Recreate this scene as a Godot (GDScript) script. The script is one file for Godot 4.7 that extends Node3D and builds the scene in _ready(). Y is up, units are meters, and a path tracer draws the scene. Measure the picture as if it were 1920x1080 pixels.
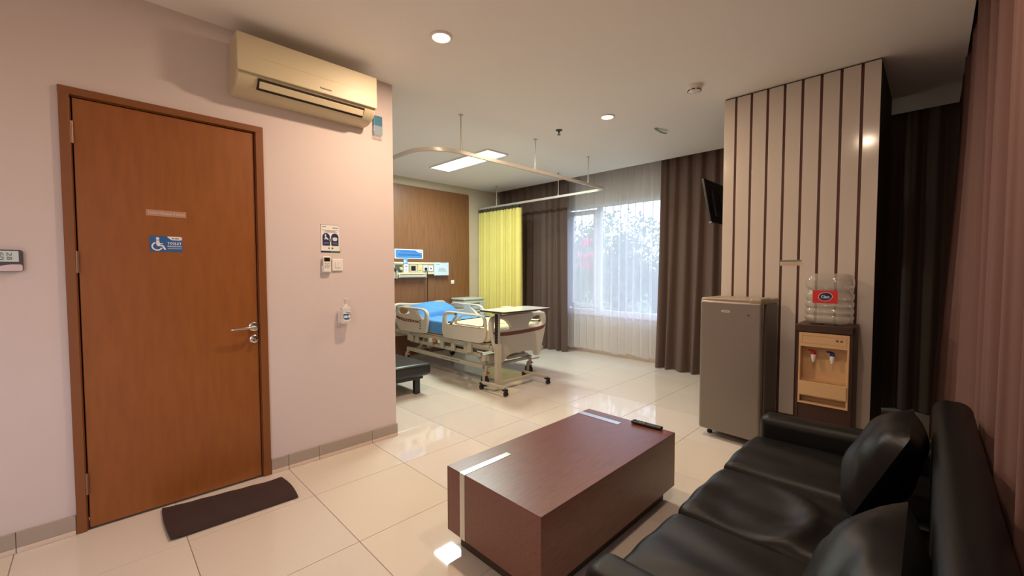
extends Node3D

# ---------------------------------------------------------------- helpers
class MB:
	var v := PackedVector3Array()
	var n := PackedVector3Array()
	var uv := PackedVector2Array()
	var ix := PackedInt32Array()
	var xf := Transform3D()

	func at(x: Transform3D) -> MB:
		xf = x
		return self

	func vert(p: Vector3, nn: Vector3, u := Vector2.ZERO) -> int:
		v.append(xf * p)
		n.append((xf.basis * nn).normalized())
		uv.append(u)
		return v.size() - 1

	func tri(a: int, b: int, c: int) -> void:   # counter-clockwise seen from outside
		ix.append(a); ix.append(c); ix.append(b)

	func face(p: Array) -> void:
		var nn: Vector3 = (p[1] - p[0]).cross(p[2] - p[0]).normalized()
		var us := [Vector2(0, 1), Vector2(1, 1), Vector2(1, 0), Vector2(0, 0)]
		var base := v.size()
		for k in p.size():
			vert(p[k], nn, us[k % 4])
		for k in range(1, p.size() - 1):
			tri(base, base + k, base + k + 1)

	func box(c: Vector3, s: Vector3) -> MB:
		var h := s / 2
		for ax in 3:
			for sg in [-1.0, 1.0]:
				var d := Vector3.ZERO; d[ax] = sg
				var a := Vector3.ZERO; a[(ax + 1) % 3] = sg
				var b := Vector3.ZERO; b[(ax + 2) % 3] = 1.0
				face([c + (d - a - b) * h, c + (d + a - b) * h, c + (d + a + b) * h, c + (d - a + b) * h])
		return self

	# box with rounded edges; seg cells across each rounding, div cells across the flats; bend moves points
	func rbox(c: Vector3, s: Vector3, r: float, seg := 1, div := 1, bend = null) -> MB:
		var h := s / 2
		r = minf(r, minf(h.x, minf(h.y, h.z)) * 0.999)
		var cs := []
		for ax in 3:
			var l := []
			for k in seg:
				l.append(-(h[ax] - r) - r * tan(PI / 4 * (seg - k) / seg))
			for k in div + 1:
				l.append(lerpf(-(h[ax] - r), h[ax] - r, float(k) / div))
			for k in seg:
				l.append((h[ax] - r) + r * tan(PI / 4 * (k + 1) / seg))
			cs.append(l)
		var first := v.size()
		var q := h - Vector3(r, r, r)
		for ax in 3:
			for sg in [-1.0, 1.0]:
				var ia := (ax + 1) % 3
				var ib := (ax + 2) % 3
				var la: Array = cs[ia]
				var lb: Array = cs[ib]
				var base := v.size()
				for i in la.size():
					for j in lb.size():
						var p := Vector3.ZERO
						p[ax] = sg * h[ax]; p[ia] = la[i] * sg; p[ib] = lb[j]
						var inner := p.clamp(-q, q)
						var nn := (p - inner).normalized()
						var pos := inner + nn * r
						if bend != null:
							pos = bend.call(pos)
						vert(c + pos, nn, Vector2(float(i) / (la.size() - 1), 1.0 - float(j) / (lb.size() - 1)))
				var w: int = lb.size()
				for i in la.size() - 1:
					for j in lb.size() - 1:
						var a: int = base + i * w + j
						tri(a, a + w, a + w + 1)
						tri(a, a + w + 1, a + 1)
		if bend != null:
			smooth(first)
		return self

	# normals anew from vertex `first` on, shared by vertices at one place
	func smooth(first: int) -> void:
		var acc := {}
		for k in range(0, ix.size(), 3):
			if ix[k] < first:
				continue
			var a := v[ix[k]]; var b := v[ix[k + 1]]; var c := v[ix[k + 2]]
			var fn := (c - a).cross(b - a)
			for m in 3:
				var key := Vector3i((v[ix[k + m]] * 20000.0).round())
				acc[key] = acc.get(key, Vector3.ZERO) + fn
		for k in range(first, v.size()):
			var key := Vector3i((v[k] * 20000.0).round())
			var s: Vector3 = acc.get(key, Vector3.UP)
			if s.length() > 1e-12:
				n[k] = s.normalized()

	# rows of points -> smooth sheet
	func grid(rows: Array, close_u := false) -> MB:
		var first := v.size()
		var h := rows.size()
		var w: int = rows[0].size()
		for i in h:
			for j in w:
				vert(rows[i][j], Vector3.UP, Vector2(float(j) / maxi(1, w - 1), float(i) / maxi(1, h - 1)))
		for i in h - 1:
			for j in (w if close_u else w - 1):
				var a := first + i * w + j
				var b := first + i * w + (j + 1) % w
				tri(a, b, b + w)
				tri(a, b + w, a + w)
		smooth(first)
		return self

	func tube(path: Array, rad, seg := 8, caps := true, closed := false) -> MB:
		var rows := []
		var m := path.size()
		var up := Vector3.UP
		var prev := Vector3.ZERO
		for i in m:
			var t: Vector3
			if closed:
				t = (path[(i + 1) % m] - path[(i - 1 + m) % m]).normalized()
			else:
				t = (path[mini(i + 1, m - 1)] - path[maxi(i - 1, 0)]).normalized()
			if prev == Vector3.ZERO:
				up = Vector3.UP if absf(t.y) < 0.9 else Vector3.RIGHT
				up = (up - t * up.dot(t)).normalized()
			else:
				up = (up - t * up.dot(t)).normalized()
			prev = t
			var side := t.cross(up)
			var r: float = rad[i] if rad is Array else rad
			var row := []
			for k in seg:
				var a := TAU * k / seg
				row.append(path[i] + (up * cos(a) + side * sin(a)) * r)
			rows.append(row)
		if closed:
			rows.append(rows[0].duplicate())
		grid(rows, true)
		if caps and not closed:
			var r0: Array = rows[0].duplicate()
			r0.reverse()
			face(r0)
			face(rows[-1])
		return self

	# profile: Vector2(radius, height) from bottom to top, about local y through c
	func lathe(c: Vector3, prof: Array, seg := 20) -> MB:
		for i in prof.size() - 1:
			var a: Vector2 = prof[i]
			var b: Vector2 = prof[i + 1]
			var e := b - a
			if e.length() < 1e-7:
				continue
			var nn := Vector2(e.y, -e.x).normalized()
			var n0 := nn
			var n1 := nn
			if i > 0:
				var pe: Vector2 = prof[i] - prof[i - 1]
				var pn := Vector2(pe.y, -pe.x).normalized()
				if pn.dot(nn) > 0.75: n0 = (pn + nn).normalized()
			if i < prof.size() - 2:
				var qe: Vector2 = prof[i + 2] - prof[i + 1]
				var qn := Vector2(qe.y, -qe.x).normalized()
				if qn.dot(nn) > 0.75: n1 = (qn + nn).normalized()
			var base := v.size()
			for k in seg + 1:
				var t := TAU * k / seg
				var d := Vector3(cos(t), 0, -sin(t))
				vert(c + d * a.x + Vector3.UP * a.y, d * n0.x + Vector3.UP * n0.y, Vector2(float(k) / seg, 0))
				vert(c + d * b.x + Vector3.UP * b.y, d * n1.x + Vector3.UP * n1.y, Vector2(float(k) / seg, 1))
			for k in seg:
				var q := base + k * 2
				if a.x > 1e-6: tri(q, q + 2, q + 1)
				if b.x > 1e-6: tri(q + 2, q + 3, q + 1)
		return self

	func strip(la: Array, lb: Array) -> void:   # closed loops, la below lb, counter-clockwise from outside
		var m := la.size()
		var en := []
		for i in m:
			var j := (i + 1) % m
			var fn: Vector3 = (la[j] - la[i]).cross(lb[i] - la[i])
			if fn.length() < 1e-12: fn = (lb[j] - la[i]).cross(lb[i] - la[i])
			en.append(fn.normalized())
		for i in m:
			var j := (i + 1) % m
			var ni: Vector3 = en[i]
			var nj: Vector3 = en[i]
			var pi: Vector3 = en[(i - 1 + m) % m]
			var pj: Vector3 = en[j]
			if ni.dot(pi) > 0.8: ni = (ni + pi).normalized()
			if nj.dot(pj) > 0.8: nj = (nj + pj).normalized()
			var a := vert(la[i], ni); var b := vert(la[j], nj); var c := vert(lb[j], nj); var d := vert(lb[i], ni)
			tri(a, b, c); tri(a, c, d)

	static func inset(loop: PackedVector2Array, by: float) -> PackedVector2Array:
		var out := PackedVector2Array()
		var m := loop.size()
		for i in m:
			var e0 := (loop[i] - loop[(i - 1 + m) % m]).normalized()
			var e1 := (loop[(i + 1) % m] - loop[i]).normalized()
			var n0 := Vector2(-e0.y, e0.x)
			var n1 := Vector2(-e1.y, e1.x)
			var b := (n0 + n1)
			if b.length() < 1e-4: b = n0
			b = b.normalized()
			out.append(loop[i] + b * by / maxf(0.4, b.dot(n0)))
		return out

	static func ccw(loop: PackedVector2Array, want := true) -> PackedVector2Array:
		var a := 0.0
		for i in loop.size():
			var p := loop[i]; var q := loop[(i + 1) % loop.size()]
			a += p.x * q.y - q.x * p.y
		if (a > 0.0) != want:
			loop.reverse()
		return loop

	# triangles of a counter-clockwise outline that may touch itself along bridges to its holes
	static func ears(p: PackedVector2Array) -> PackedInt32Array:
		var left := []
		for i in p.size(): left.append(i)
		var out := PackedInt32Array()
		var tries := 0
		var k := 0
		while left.size() > 3 and tries < left.size() * 2:
			var m := left.size()
			k = k % m
			var ia: int = left[(k - 1 + m) % m]; var ib: int = left[k]; var ic: int = left[(k + 1) % m]
			var a := p[ia]; var b := p[ib]; var c := p[ic]
			var ar := (b - a).cross(c - a)
			var ok := ar > 1e-12 or (ar > -1e-12 and tries > m)
			if ok and ar > 1e-12:
				for j in left:
					var q := p[j]
					if j == ia or j == ib or j == ic or q.is_equal_approx(a) or q.is_equal_approx(b) or q.is_equal_approx(c):
						continue
					if (b - a).cross(q - a) >= 0.0 and (c - b).cross(q - b) >= 0.0 and (a - c).cross(q - c) >= 0.0:
						ok = false
						break
			if ok:
				out.append(ia); out.append(ib); out.append(ic)
				left.remove_at(k)
				tries = 0
			else:
				k += 1
				tries += 1
		if left.size() == 3:
			for j in left: out.append(j)
		else:
			printerr("ears left over ", left.size(), " of ", p.size())
		return out

	# a plate in local xy, thick along z from 0 to t, edges chamfered, with holes
	func plate(outer: PackedVector2Array, holes: Array, t: float, bevel := 0.0, back := true) -> MB:
		var loops := [ccw(outer.duplicate())]
		for h in holes:
			loops.append(ccw(h.duplicate(), false))
		var tops := []
		for l in loops:
			tops.append(inset(l, bevel) if bevel > 0.0 else l)
		for li in loops.size():
			var lo: PackedVector2Array = loops[li]
			var ti: PackedVector2Array = tops[li]
			var a := []; var b := []; var c := []; var d := []
			for k in lo.size():
				a.append(Vector3(ti[k].x, ti[k].y, 0)); b.append(Vector3(lo[k].x, lo[k].y, bevel if back else 0.0))
				c.append(Vector3(lo[k].x, lo[k].y, t - bevel)); d.append(Vector3(ti[k].x, ti[k].y, t))
			if bevel > 0.0:
				if back: strip(a, b)
				strip(c, d)
			strip(b, c)
		var merged: PackedVector2Array = tops[0].duplicate()
		for li in range(1, tops.size()):
			var h: PackedVector2Array = tops[li]
			var best := 1e9; var bi := 0; var bj := 0
			for i in merged.size():
				if merged.count(merged[i]) > 1:
					continue
				for j in h.size():
					var q := merged[i].distance_squared_to(h[j])
					if q < best:
						best = q; bi = i; bj = j
			var nm := PackedVector2Array()
			for i in bi + 1: nm.append(merged[i])
			for j in h.size() + 1: nm.append(h[(bj + j) % h.size()])
			nm.append(merged[bi])
			for i in range(bi + 1, merged.size()): nm.append(merged[i])
			merged = nm
		var tr := ears(merged)
		var lo2 := Vector2(1e9, 1e9); var hi2 := -lo2
		for p in merged:
			lo2 = lo2.min(p); hi2 = hi2.max(p)
		for side in (2 if back else 1):
			var base := v.size()
			for p in merged:
				var u := (p - lo2) / (hi2 - lo2)
				vert(Vector3(p.x, p.y, 0.0 if side else t), Vector3(0, 0, -1 if side else 1), Vector2(u.x, 1.0 - u.y))
			for k in range(0, tr.size(), 3):
				var pa := merged[tr[k]]; var pb := merged[tr[k + 1]]; var pc := merged[tr[k + 2]]
				var pos := (pb - pa).cross(pc - pa) > 0.0
				if pos == (side == 0): tri(base + tr[k], base + tr[k + 1], base + tr[k + 2])
				else: tri(base + tr[k], base + tr[k + 2], base + tr[k + 1])
		return self

	func mesh(shift := Vector3.ZERO) -> ArrayMesh:
		var a := []
		a.resize(Mesh.ARRAY_MAX)
		var vv := v
		if shift != Vector3.ZERO:
			vv = PackedVector3Array()
			for p in v: vv.append(p - shift)
		a[Mesh.ARRAY_VERTEX] = vv
		a[Mesh.ARRAY_NORMAL] = n
		a[Mesh.ARRAY_TEX_UV] = uv
		a[Mesh.ARRAY_INDEX] = ix
		var m := ArrayMesh.new()
		m.add_surface_from_arrays(Mesh.PRIMITIVE_TRIANGLES, a)
		return m

const FACE_Z := Basis.IDENTITY                                                       # plates that face +z
var FACE_MX := Basis(Vector3(0, 0, 1), Vector3(0, 1, 0), Vector3(-1, 0, 0))          # plates that face -x
var FACE_UP := Basis(Vector3(1, 0, 0), Vector3(0, 0, -1), Vector3(0, 1, 0))          # plates that face up
var FACE_DN := Basis(Vector3(1, 0, 0), Vector3(0, 0, 1), Vector3(0, -1, 0))          # plates that face down
var M := {}
var taken := {}

func mb() -> MB:
	return MB.new()

func tf(b: Basis, o: Vector3) -> Transform3D:
	return Transform3D(b, o)

func numbered(called: String) -> String:
	var k: int = taken.get(called, 0)
	taken[called] = k + 1
	return called if k == 0 else "%s_%03d" % [called, k]

func meta(o: Node, label: String, category: String, group := "") -> void:
	o.set_meta("label", label)
	o.set_meta("category", category)
	if group != "": o.set_meta("group", group)

func thing(called: String, label: String, category: String, at: Vector3, group := "") -> Node3D:
	var o := Node3D.new()
	o.name = numbered(called)
	o.position = at
	add_child(o)
	meta(o, label, category, group)
	return o

func origin_of(p: Node) -> Vector3:
	var o := Vector3.ZERO
	while p != self and p != null:
		o += (p as Node3D).position
		p = p.get_parent()
	return o

func part(called: String, m: MB, mat: Material, parent: Node, label := "") -> MeshInstance3D:
	var o := MeshInstance3D.new()
	o.name = called
	o.mesh = m.mesh(origin_of(parent))
	o.material_override = mat
	parent.add_child(o, true)
	if label != "": o.set_meta("label", label)
	return o

func top(called: String, m: MB, mat: Material, at: Vector3, label: String, category: String, group := "") -> MeshInstance3D:
	var o := MeshInstance3D.new()
	o.name = numbered(called)
	o.mesh = m.mesh(at)
	o.position = at
	o.material_override = mat
	add_child(o)
	meta(o, label, category, group)
	return o

func struct(called: String, m: MB, mat: Material) -> MeshInstance3D:
	var o := MeshInstance3D.new()
	o.name = called
	o.mesh = m.mesh()
	o.material_override = mat
	add_child(o)
	o.set_meta("kind", "structure")
	return o

func text(called: String, s: String, cap: float, at: Vector3, b: Basis, mat: Material, parent: Node, bold := false, wide := 0.0) -> MeshInstance3D:
	var f := SystemFont.new()
	f.font_names = PackedStringArray(["Droid Sans"])
	f.font_weight = 700 if bold else 400
	var t := TextMesh.new()
	t.font = f
	t.text = s
	t.font_size = 48
	t.pixel_size = cap / (48 * 0.72)
	t.depth = 0.0008
	t.curve_step = 4.0
	var o := MeshInstance3D.new()
	o.name = called
	o.mesh = t
	o.material_override = mat
	var sc := 1.0
	if wide > 0.0:
		var w := t.get_aabb().size.x
		if w > 0.0: sc = wide / w
	o.transform = Transform3D(b.scaled_local(Vector3(sc, 1, 1)), at - origin_of(parent))
	parent.add_child(o, true)
	return o

# -------------------------------------------------------------- outlines
func rr(w: float, h: float, r: float, seg := 4, c := Vector2.ZERO) -> PackedVector2Array:
	var out := PackedVector2Array()
	for q in 4:
		var cx: float = (w / 2 - r) * (1 if q == 0 or q == 3 else -1)
		var cy: float = (h / 2 - r) * (1 if q < 2 else -1)
		for k in seg + 1:
			var a := PI / 2 * q + PI / 2 * k / seg
			out.append(c + Vector2(cx + cos(a) * r, cy + sin(a) * r))
	return out

func disc(r: float, seg := 20, c := Vector2.ZERO, ry := 0.0) -> PackedVector2Array:
	var out := PackedVector2Array()
	for k in seg:
		out.append(c + Vector2(cos(TAU * k / seg) * r, sin(TAU * k / seg) * (ry if ry > 0.0 else r)))
	return out

func loop(p: Array, sub := 4) -> PackedVector2Array:   # smooth closed curve through the points
	var out := PackedVector2Array()
	var m := p.size()
	for i in m:
		var p0: Vector2 = p[(i - 1 + m) % m]; var p1: Vector2 = p[i]; var p2: Vector2 = p[(i + 1) % m]; var p3: Vector2 = p[(i + 2) % m]
		for k in sub:
			var t := float(k) / sub
			out.append(0.5 * (2.0 * p1 + (p2 - p0) * t + (2.0 * p0 - 5.0 * p1 + 4.0 * p2 - p3) * t * t + (3.0 * p1 - p0 - 3.0 * p2 + p3) * t * t * t))
	return out

func poly(p: Array) -> PackedVector2Array:
	var o := PackedVector2Array()
	for q in p: o.append(q)
	return o

func rnd_poly(p: Array, r: float, seg := 3) -> PackedVector2Array:   # corners of a polygon rounded
	var out := PackedVector2Array()
	var m := p.size()
	for i in m:
		var a: Vector2 = p[(i - 1 + m) % m]; var b: Vector2 = p[i]; var c: Vector2 = p[(i + 1) % m]
		var rr_ := minf(r, minf(a.distance_to(b), b.distance_to(c)) * 0.48)
		var s := b + (a - b).normalized() * rr_
		var e := b + (c - b).normalized() * rr_
		for k in seg + 1:
			var t := float(k) / seg
			out.append(s.lerp(b, t).lerp(b.lerp(e, t), t))
	return out

func zy(a: Array) -> Array:   # (y, z) pairs measured on a side plane -> (z, y) points of a plate facing -x
	var o := []
	for q in a: o.append(Vector2(q[1], q[0]))
	return o

# ------------------------------------------------------------- materials
func noise_tex(freq: float, ramp: Array, oct := 4, size := 256, seed_ := 1, normal := false, bump := 4.0, kind := FastNoiseLite.TYPE_SIMPLEX_SMOOTH) -> NoiseTexture2D:
	var f := FastNoiseLite.new()
	f.noise_type = kind
	f.seed = seed_
	f.frequency = freq
	f.fractal_octaves = oct
	var t := NoiseTexture2D.new()
	t.width = size; t.height = size
	t.seamless = true
	t.noise = f
	if normal:
		t.as_normal_map = true
		t.bump_strength = bump
	elif ramp.size():
		var g := Gradient.new()
		var off := PackedFloat32Array(); var col := PackedColorArray()
		for k in ramp.size():
			off.append(float(k) / (ramp.size() - 1)); col.append(ramp[k])
		g.offsets = off; g.colors = col
		t.color_ramp = g
	return t

func c8(r: int, g: int, b: int) -> Color:
	return Color8(r, g, b)

func mat(called: String, col: Color, rough := 0.6, metal := 0.0, spec := 0.5) -> StandardMaterial3D:
	var m := StandardMaterial3D.new()
	m.resource_name = called
	m.albedo_color = col
	m.roughness = rough
	m.metallic = metal
	m.metallic_specular = spec
	m.cull_mode = BaseMaterial3D.CULL_DISABLED
	M[called] = m
	return m

func textured(m: StandardMaterial3D, t: Texture2D, scale: Vector3, world := true) -> void:
	m.albedo_texture = t
	m.uv1_triplanar = true
	m.uv1_world_triplanar = world
	m.uv1_scale = scale

func bumped(m: StandardMaterial3D, t: Texture2D, cm: float, scale: Vector3, world := true) -> void:
	m.heightmap_enabled = true
	m.heightmap_texture = t
	m.heightmap_scale = cm
	m.uv1_triplanar = true
	m.uv1_world_triplanar = world
	m.uv1_scale = scale

func shade(c: Color, k: float) -> Color:
	return Color(c.r * k, c.g * k, c.b * k)

func _ready() -> void:
	# ------------------------------------------------ camera, sky, exposure
	var cam := Camera3D.new()
	cam.name = "camera"
	cam.position = Vector3(0, 1.338, 0)
	cam.rotation_degrees = Vector3(-2.35856, -44.87662, -0.06477)
	cam.fov = 69.213
	cam.near = 0.03
	cam.far = 200.0
	add_child(cam)
	cam.current = true
	var env := Environment.new()
	env.background_mode = Environment.BG_SKY
	var sm := ProceduralSkyMaterial.new()
	sm.sky_top_color = Color(0.76, 0.85, 1.0)
	sm.sky_horizon_color = Color(0.82, 0.89, 1.0)
	sm.ground_horizon_color = Color(0.5, 0.53, 0.5)
	sm.ground_bottom_color = Color(0.35, 0.37, 0.34)
	sm.sky_energy_multiplier = SKY
	sm.ground_energy_multiplier = SKY * 0.6
	var sky := Sky.new()
	sky.sky_material = sm
	env.sky = sky
	env.tonemap_mode = Environment.TONE_MAPPER_LINEAR
	env.tonemap_exposure = EXPOSURE
	env.sdfgi_enabled = true
	env.ssao_enabled = true
	env.ssil_enabled = true
	var we := WorldEnvironment.new()
	we.name = "world_environment"
	we.environment = env
	add_child(we)
	materials()
	room()
	ceiling_things()
	window_and_curtains()
	outdoors()
	left_wall_things()
	coffee_table()
	sofa()
	fridge()
	dispenser()
	bed()
	head_wall_things()
	overbed_table()
	bedside_cabinet()
	bench()
	television()

const SKY := 2.4
const EXPOSURE := 0.70
const DOWNLIGHT := 3.9
const TROFFER := 10.0
const WARM := Color(1.0, 0.87, 0.75)
const COOL := Color(0.94, 1.0, 0.97)
const H := 2.8            # ceiling
const ZL := -3.04         # left wall
const XC := 1.695         # its outer corner
const ZH := -5.82         # head wall
const XW := 5.75          # window wall
const ZR := 0.36          # right wall, behind the curtain
const XB := -2.6          # rear wall

func materials() -> void:
	var fine := noise_tex(0.12, [], 3, 256, 5)
	var wall := mat("wall_paint", c8(217, 203, 199), 0.75)
	bumped(wall, fine, 0.02, Vector3(3, 3, 3))
	mat("head_wall_paint", c8(205, 190, 165), 0.8)
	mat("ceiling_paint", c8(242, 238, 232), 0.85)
	mat("pocket_paint", c8(150, 140, 128), 0.9)
	var speck := noise_tex(0.35, [c8(212, 203, 191), c8(220, 211, 200), c8(227, 219, 209)], 3, 512, 3)
	for k in 3:
		var t := mat("floor_tile_%d" % k, [Color(1, 1, 1), Color(0.975, 0.97, 0.965), Color(0.99, 0.985, 0.96)][k], 0.04, 0.0, 0.55)
		textured(t, speck, Vector3(1.3, 1.3, 1.3))
	mat("grout", c8(150, 132, 108), 0.9)
	mat("skirting", c8(172, 158, 144), 0.35)
	mat("skirting_lip", c8(222, 202, 184), 0.4)
	# woods
	var door_t := noise_tex(0.02, [c8(140, 80, 32), c8(147, 86, 35), c8(153, 91, 38)], 4, 512, 11)
	var dm := mat("door_wood", Color(1, 1, 1), 0.42)
	textured(dm, door_t, Vector3(2, 0.3, 2))
	mat("door_frame_wood", c8(132, 78, 36), 0.45)
	var wal_t := noise_tex(0.02, [c8(116, 76, 46), c8(128, 86, 53), c8(137, 94, 60), c8(124, 82, 50)], 4, 512, 21)
	var wm := mat("walnut_panel", Color(1, 1, 1), 0.4)
	textured(wm, wal_t, Vector3(3.2, 0.16, 3.2))
	var tab_t := noise_tex(0.018, [c8(92, 47, 34), c8(102, 54, 39), c8(112, 61, 46), c8(97, 50, 36)], 4, 512, 31)
	var tm := mat("table_wood", Color(1, 1, 1), 0.34, 0.0, 0.62)
	textured(tm, tab_t, Vector3(0.7, 5, 5))
	mat("table_base_dark", c8(58, 40, 30), 0.5)
	mat("brushed_steel", c8(200, 200, 196), 0.28, 1.0)
	mat("chrome", c8(210, 205, 200), 0.18, 1.0)
	mat("hinge_metal", c8(150, 120, 100), 0.4, 0.8)
	mat("galvanised_track", c8(196, 188, 176), 0.35, 0.15)
	# column
	mat("column_panel", c8(208, 198, 186), 0.12, 0.0, 0.5)
	mat("column_groove", c8(78, 38, 24), 0.5)
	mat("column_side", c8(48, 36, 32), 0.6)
	# cloths
	var weave := noise_tex(0.5, [], 2, 256, 8)
	for d in [["dark_curtain", c8(96, 78, 70)], ["brown_curtain", c8(108, 78, 72)], ["yellow_curtain", c8(234, 222, 132)]]:
		var m := mat(d[0], d[1], 0.85)
		m.rim_enabled = true
		m.rim = 0.25
		m.rim_tint = 0.7
		bumped(m, weave, 0.04, Vector3(6, 6, 6))
	M.brown_curtain.rim_enabled = false
	M.yellow_curtain.backlight_enabled = true
	M.yellow_curtain.backlight = Color(0.35, 0.33, 0.18)
	var sh := mat("sheer_curtain", Color(0.95, 0.95, 0.96, 0.6), 0.9)
	sh.transparency = BaseMaterial3D.TRANSPARENCY_ALPHA
	sh.backlight_enabled = true
	sh.backlight = Color(0.92, 0.92, 0.95)
	var net := mat("grey_net", Color(0.30, 0.29, 0.22, 0.75), 0.9)
	net.transparency = BaseMaterial3D.TRANSPARENCY_ALPHA
	var leather := mat("black_leather", c8(11, 12, 13), 0.40, 0.0, 0.38)
	var grainy := noise_tex(0.09, [], 4, 512, 12)
	bumped(leather, grainy, 0.025, Vector3(14, 14, 14))
	mat("bench_leather", c8(38, 42, 43), 0.32)
	mat("black_plastic", c8(24, 22, 22), 0.45)
	mat("rubber", c8(30, 29, 28), 0.7)
	mat("blue_cotton", c8(84, 146, 204), 0.85)
	mat("cream_vinyl", c8(232, 214, 172), 0.5)
	var mt := mat("mat_pile", c8(66, 46, 42), 1.0)
	bumped(mt, noise_tex(0.4, [], 3, 256, 9), 0.5, Vector3(5, 5, 5))
	mat("mat_backing", c8(120, 105, 98), 0.9)
	# plastics and paints
	mat("bed_plastic", c8(204, 196, 178), 0.4)
	mat("bed_stripe", c8(120, 66, 50), 0.45)
	mat("bed_metal", c8(184, 175, 154), 0.4)
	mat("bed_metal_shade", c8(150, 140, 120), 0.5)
	mat("white_plastic", c8(236, 232, 226), 0.35)
	mat("cream_plastic", c8(206, 193, 160), 0.45)
	mat("cream_plastic_dark", c8(204, 186, 132), 0.4)
	mat("yellowed_plastic", c8(228, 212, 150), 0.4)
	mat("ac_slot", c8(46, 38, 30), 0.7)
	mat("laminate_white", c8(236, 234, 228), 0.12)
	mat("laminate_edge", c8(52, 46, 44), 0.5)
	var fg := mat("fridge_paint", c8(132, 124, 116), 0.34, 0.35)
	bumped(fg, fine, 0.01, Vector3(8, 8, 8))
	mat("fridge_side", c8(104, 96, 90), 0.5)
	mat("fridge_seal", c8(38, 32, 30), 0.7)
	mat("fridge_trim", c8(150, 136, 116), 0.4)
	mat("dispenser_wood", c8(62, 38, 30), 0.45)
	mat("dispenser_beige", c8(216, 180, 134), 0.5)
	mat("tap_red", c8(190, 30, 36), 0.35)
	mat("tap_blue", c8(34, 60, 140), 0.35)
	mat("cabinet_grey", c8(196, 202, 190), 0.4)
	mat("unit_cream", c8(226, 214, 180), 0.4)
	mat("unit_grey", c8(188, 184, 168), 0.4)
	mat("unit_dark", c8(84, 88, 78), 0.5)
	mat("screen_dark", c8(22, 18, 18), 0.3)
	mat("red_paint", c8(196, 44, 34), 0.5)
	mat("orange_paint", c8(206, 130, 50), 0.5)
	# print
	mat("print_white", c8(238, 236, 232), 0.5)
	mat("print_blue", c8(40, 98, 162), 0.45)
	mat("print_sky", c8(96, 168, 224), 0.4)
	mat("print_azure", c8(74, 142, 214), 0.45)
	mat("print_navy", c8(32, 36, 84), 0.5)
	mat("print_green", c8(52, 120, 70), 0.5)
	mat("print_grey", c8(130, 132, 138), 0.6)
	mat("print_plum", c8(84, 52, 84), 0.5)
	mat("print_red", c8(214, 40, 34), 0.4)
	mat("print_paper", c8(206, 224, 236), 0.6)
	mat("print_strip", c8(186, 140, 120), 0.5)
	mat("print_black", c8(38, 36, 38), 0.6)
	mat("paper_beige", c8(206, 190, 170), 0.7)
	mat("paper_header", c8(112, 122, 118), 0.6)
	mat("lcd", c8(206, 220, 214), 0.3)
	mat("lcd_digit", c8(110, 122, 124), 0.4)
	mat("slate_plastic", c8(70, 62, 70), 0.4)
	mat("lilac_plastic", c8(220, 200, 206), 0.4)
	mat("blue_packet", c8(66, 120, 146), 0.3)
	mat("tape_grey", c8(120, 130, 118), 0.5)
	var wrap := mat("clear_wrap", Color(1, 1, 1, 0.25), 0.08)
	wrap.transparency = BaseMaterial3D.TRANSPARENCY_ALPHA
	var btl := mat("bottle_plastic", Color(0.80, 0.78, 0.74, 0.36), 0.1, 0.0, 0.6)
	btl.transparency = BaseMaterial3D.TRANSPARENCY_ALPHA
	var san := mat("sanitizer_plastic", Color(0.95, 0.95, 0.94, 0.4), 0.15)
	san.transparency = BaseMaterial3D.TRANSPARENCY_ALPHA
	var gl := mat("window_glass", Color(0.95, 1, 1, 0.06), 0.02)
	gl.transparency = BaseMaterial3D.TRANSPARENCY_ALPHA
	mat("window_frame_white", c8(232, 232, 232), 0.4)
	# lamps
	var g1 := mat("downlight_glow", Color(1, 1, 1), 0.5)
	g1.emission_enabled = true
	g1.emission = Color(1.0, 0.86, 0.68)
	g1.emission_energy_multiplier = 12.0
	var g2 := mat("troffer_glow", Color(1, 1, 1), 0.5)
	g2.emission_enabled = true
	g2.emission = Color(0.96, 1.0, 0.93)
	g2.emission_energy_multiplier = 5.0
	# outdoors
	mat("leaf_green", c8(104, 124, 100), 0.7)
	M.leaf_green.backlight_enabled = true
	M.leaf_green.backlight = Color(0.4, 0.45, 0.3)
	mat("bark", c8(84, 72, 62), 0.9)
	mat("lawn", c8(104, 122, 84), 1.0)
	mat("blossom_pink", c8(250, 110, 160), 0.7)

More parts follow.
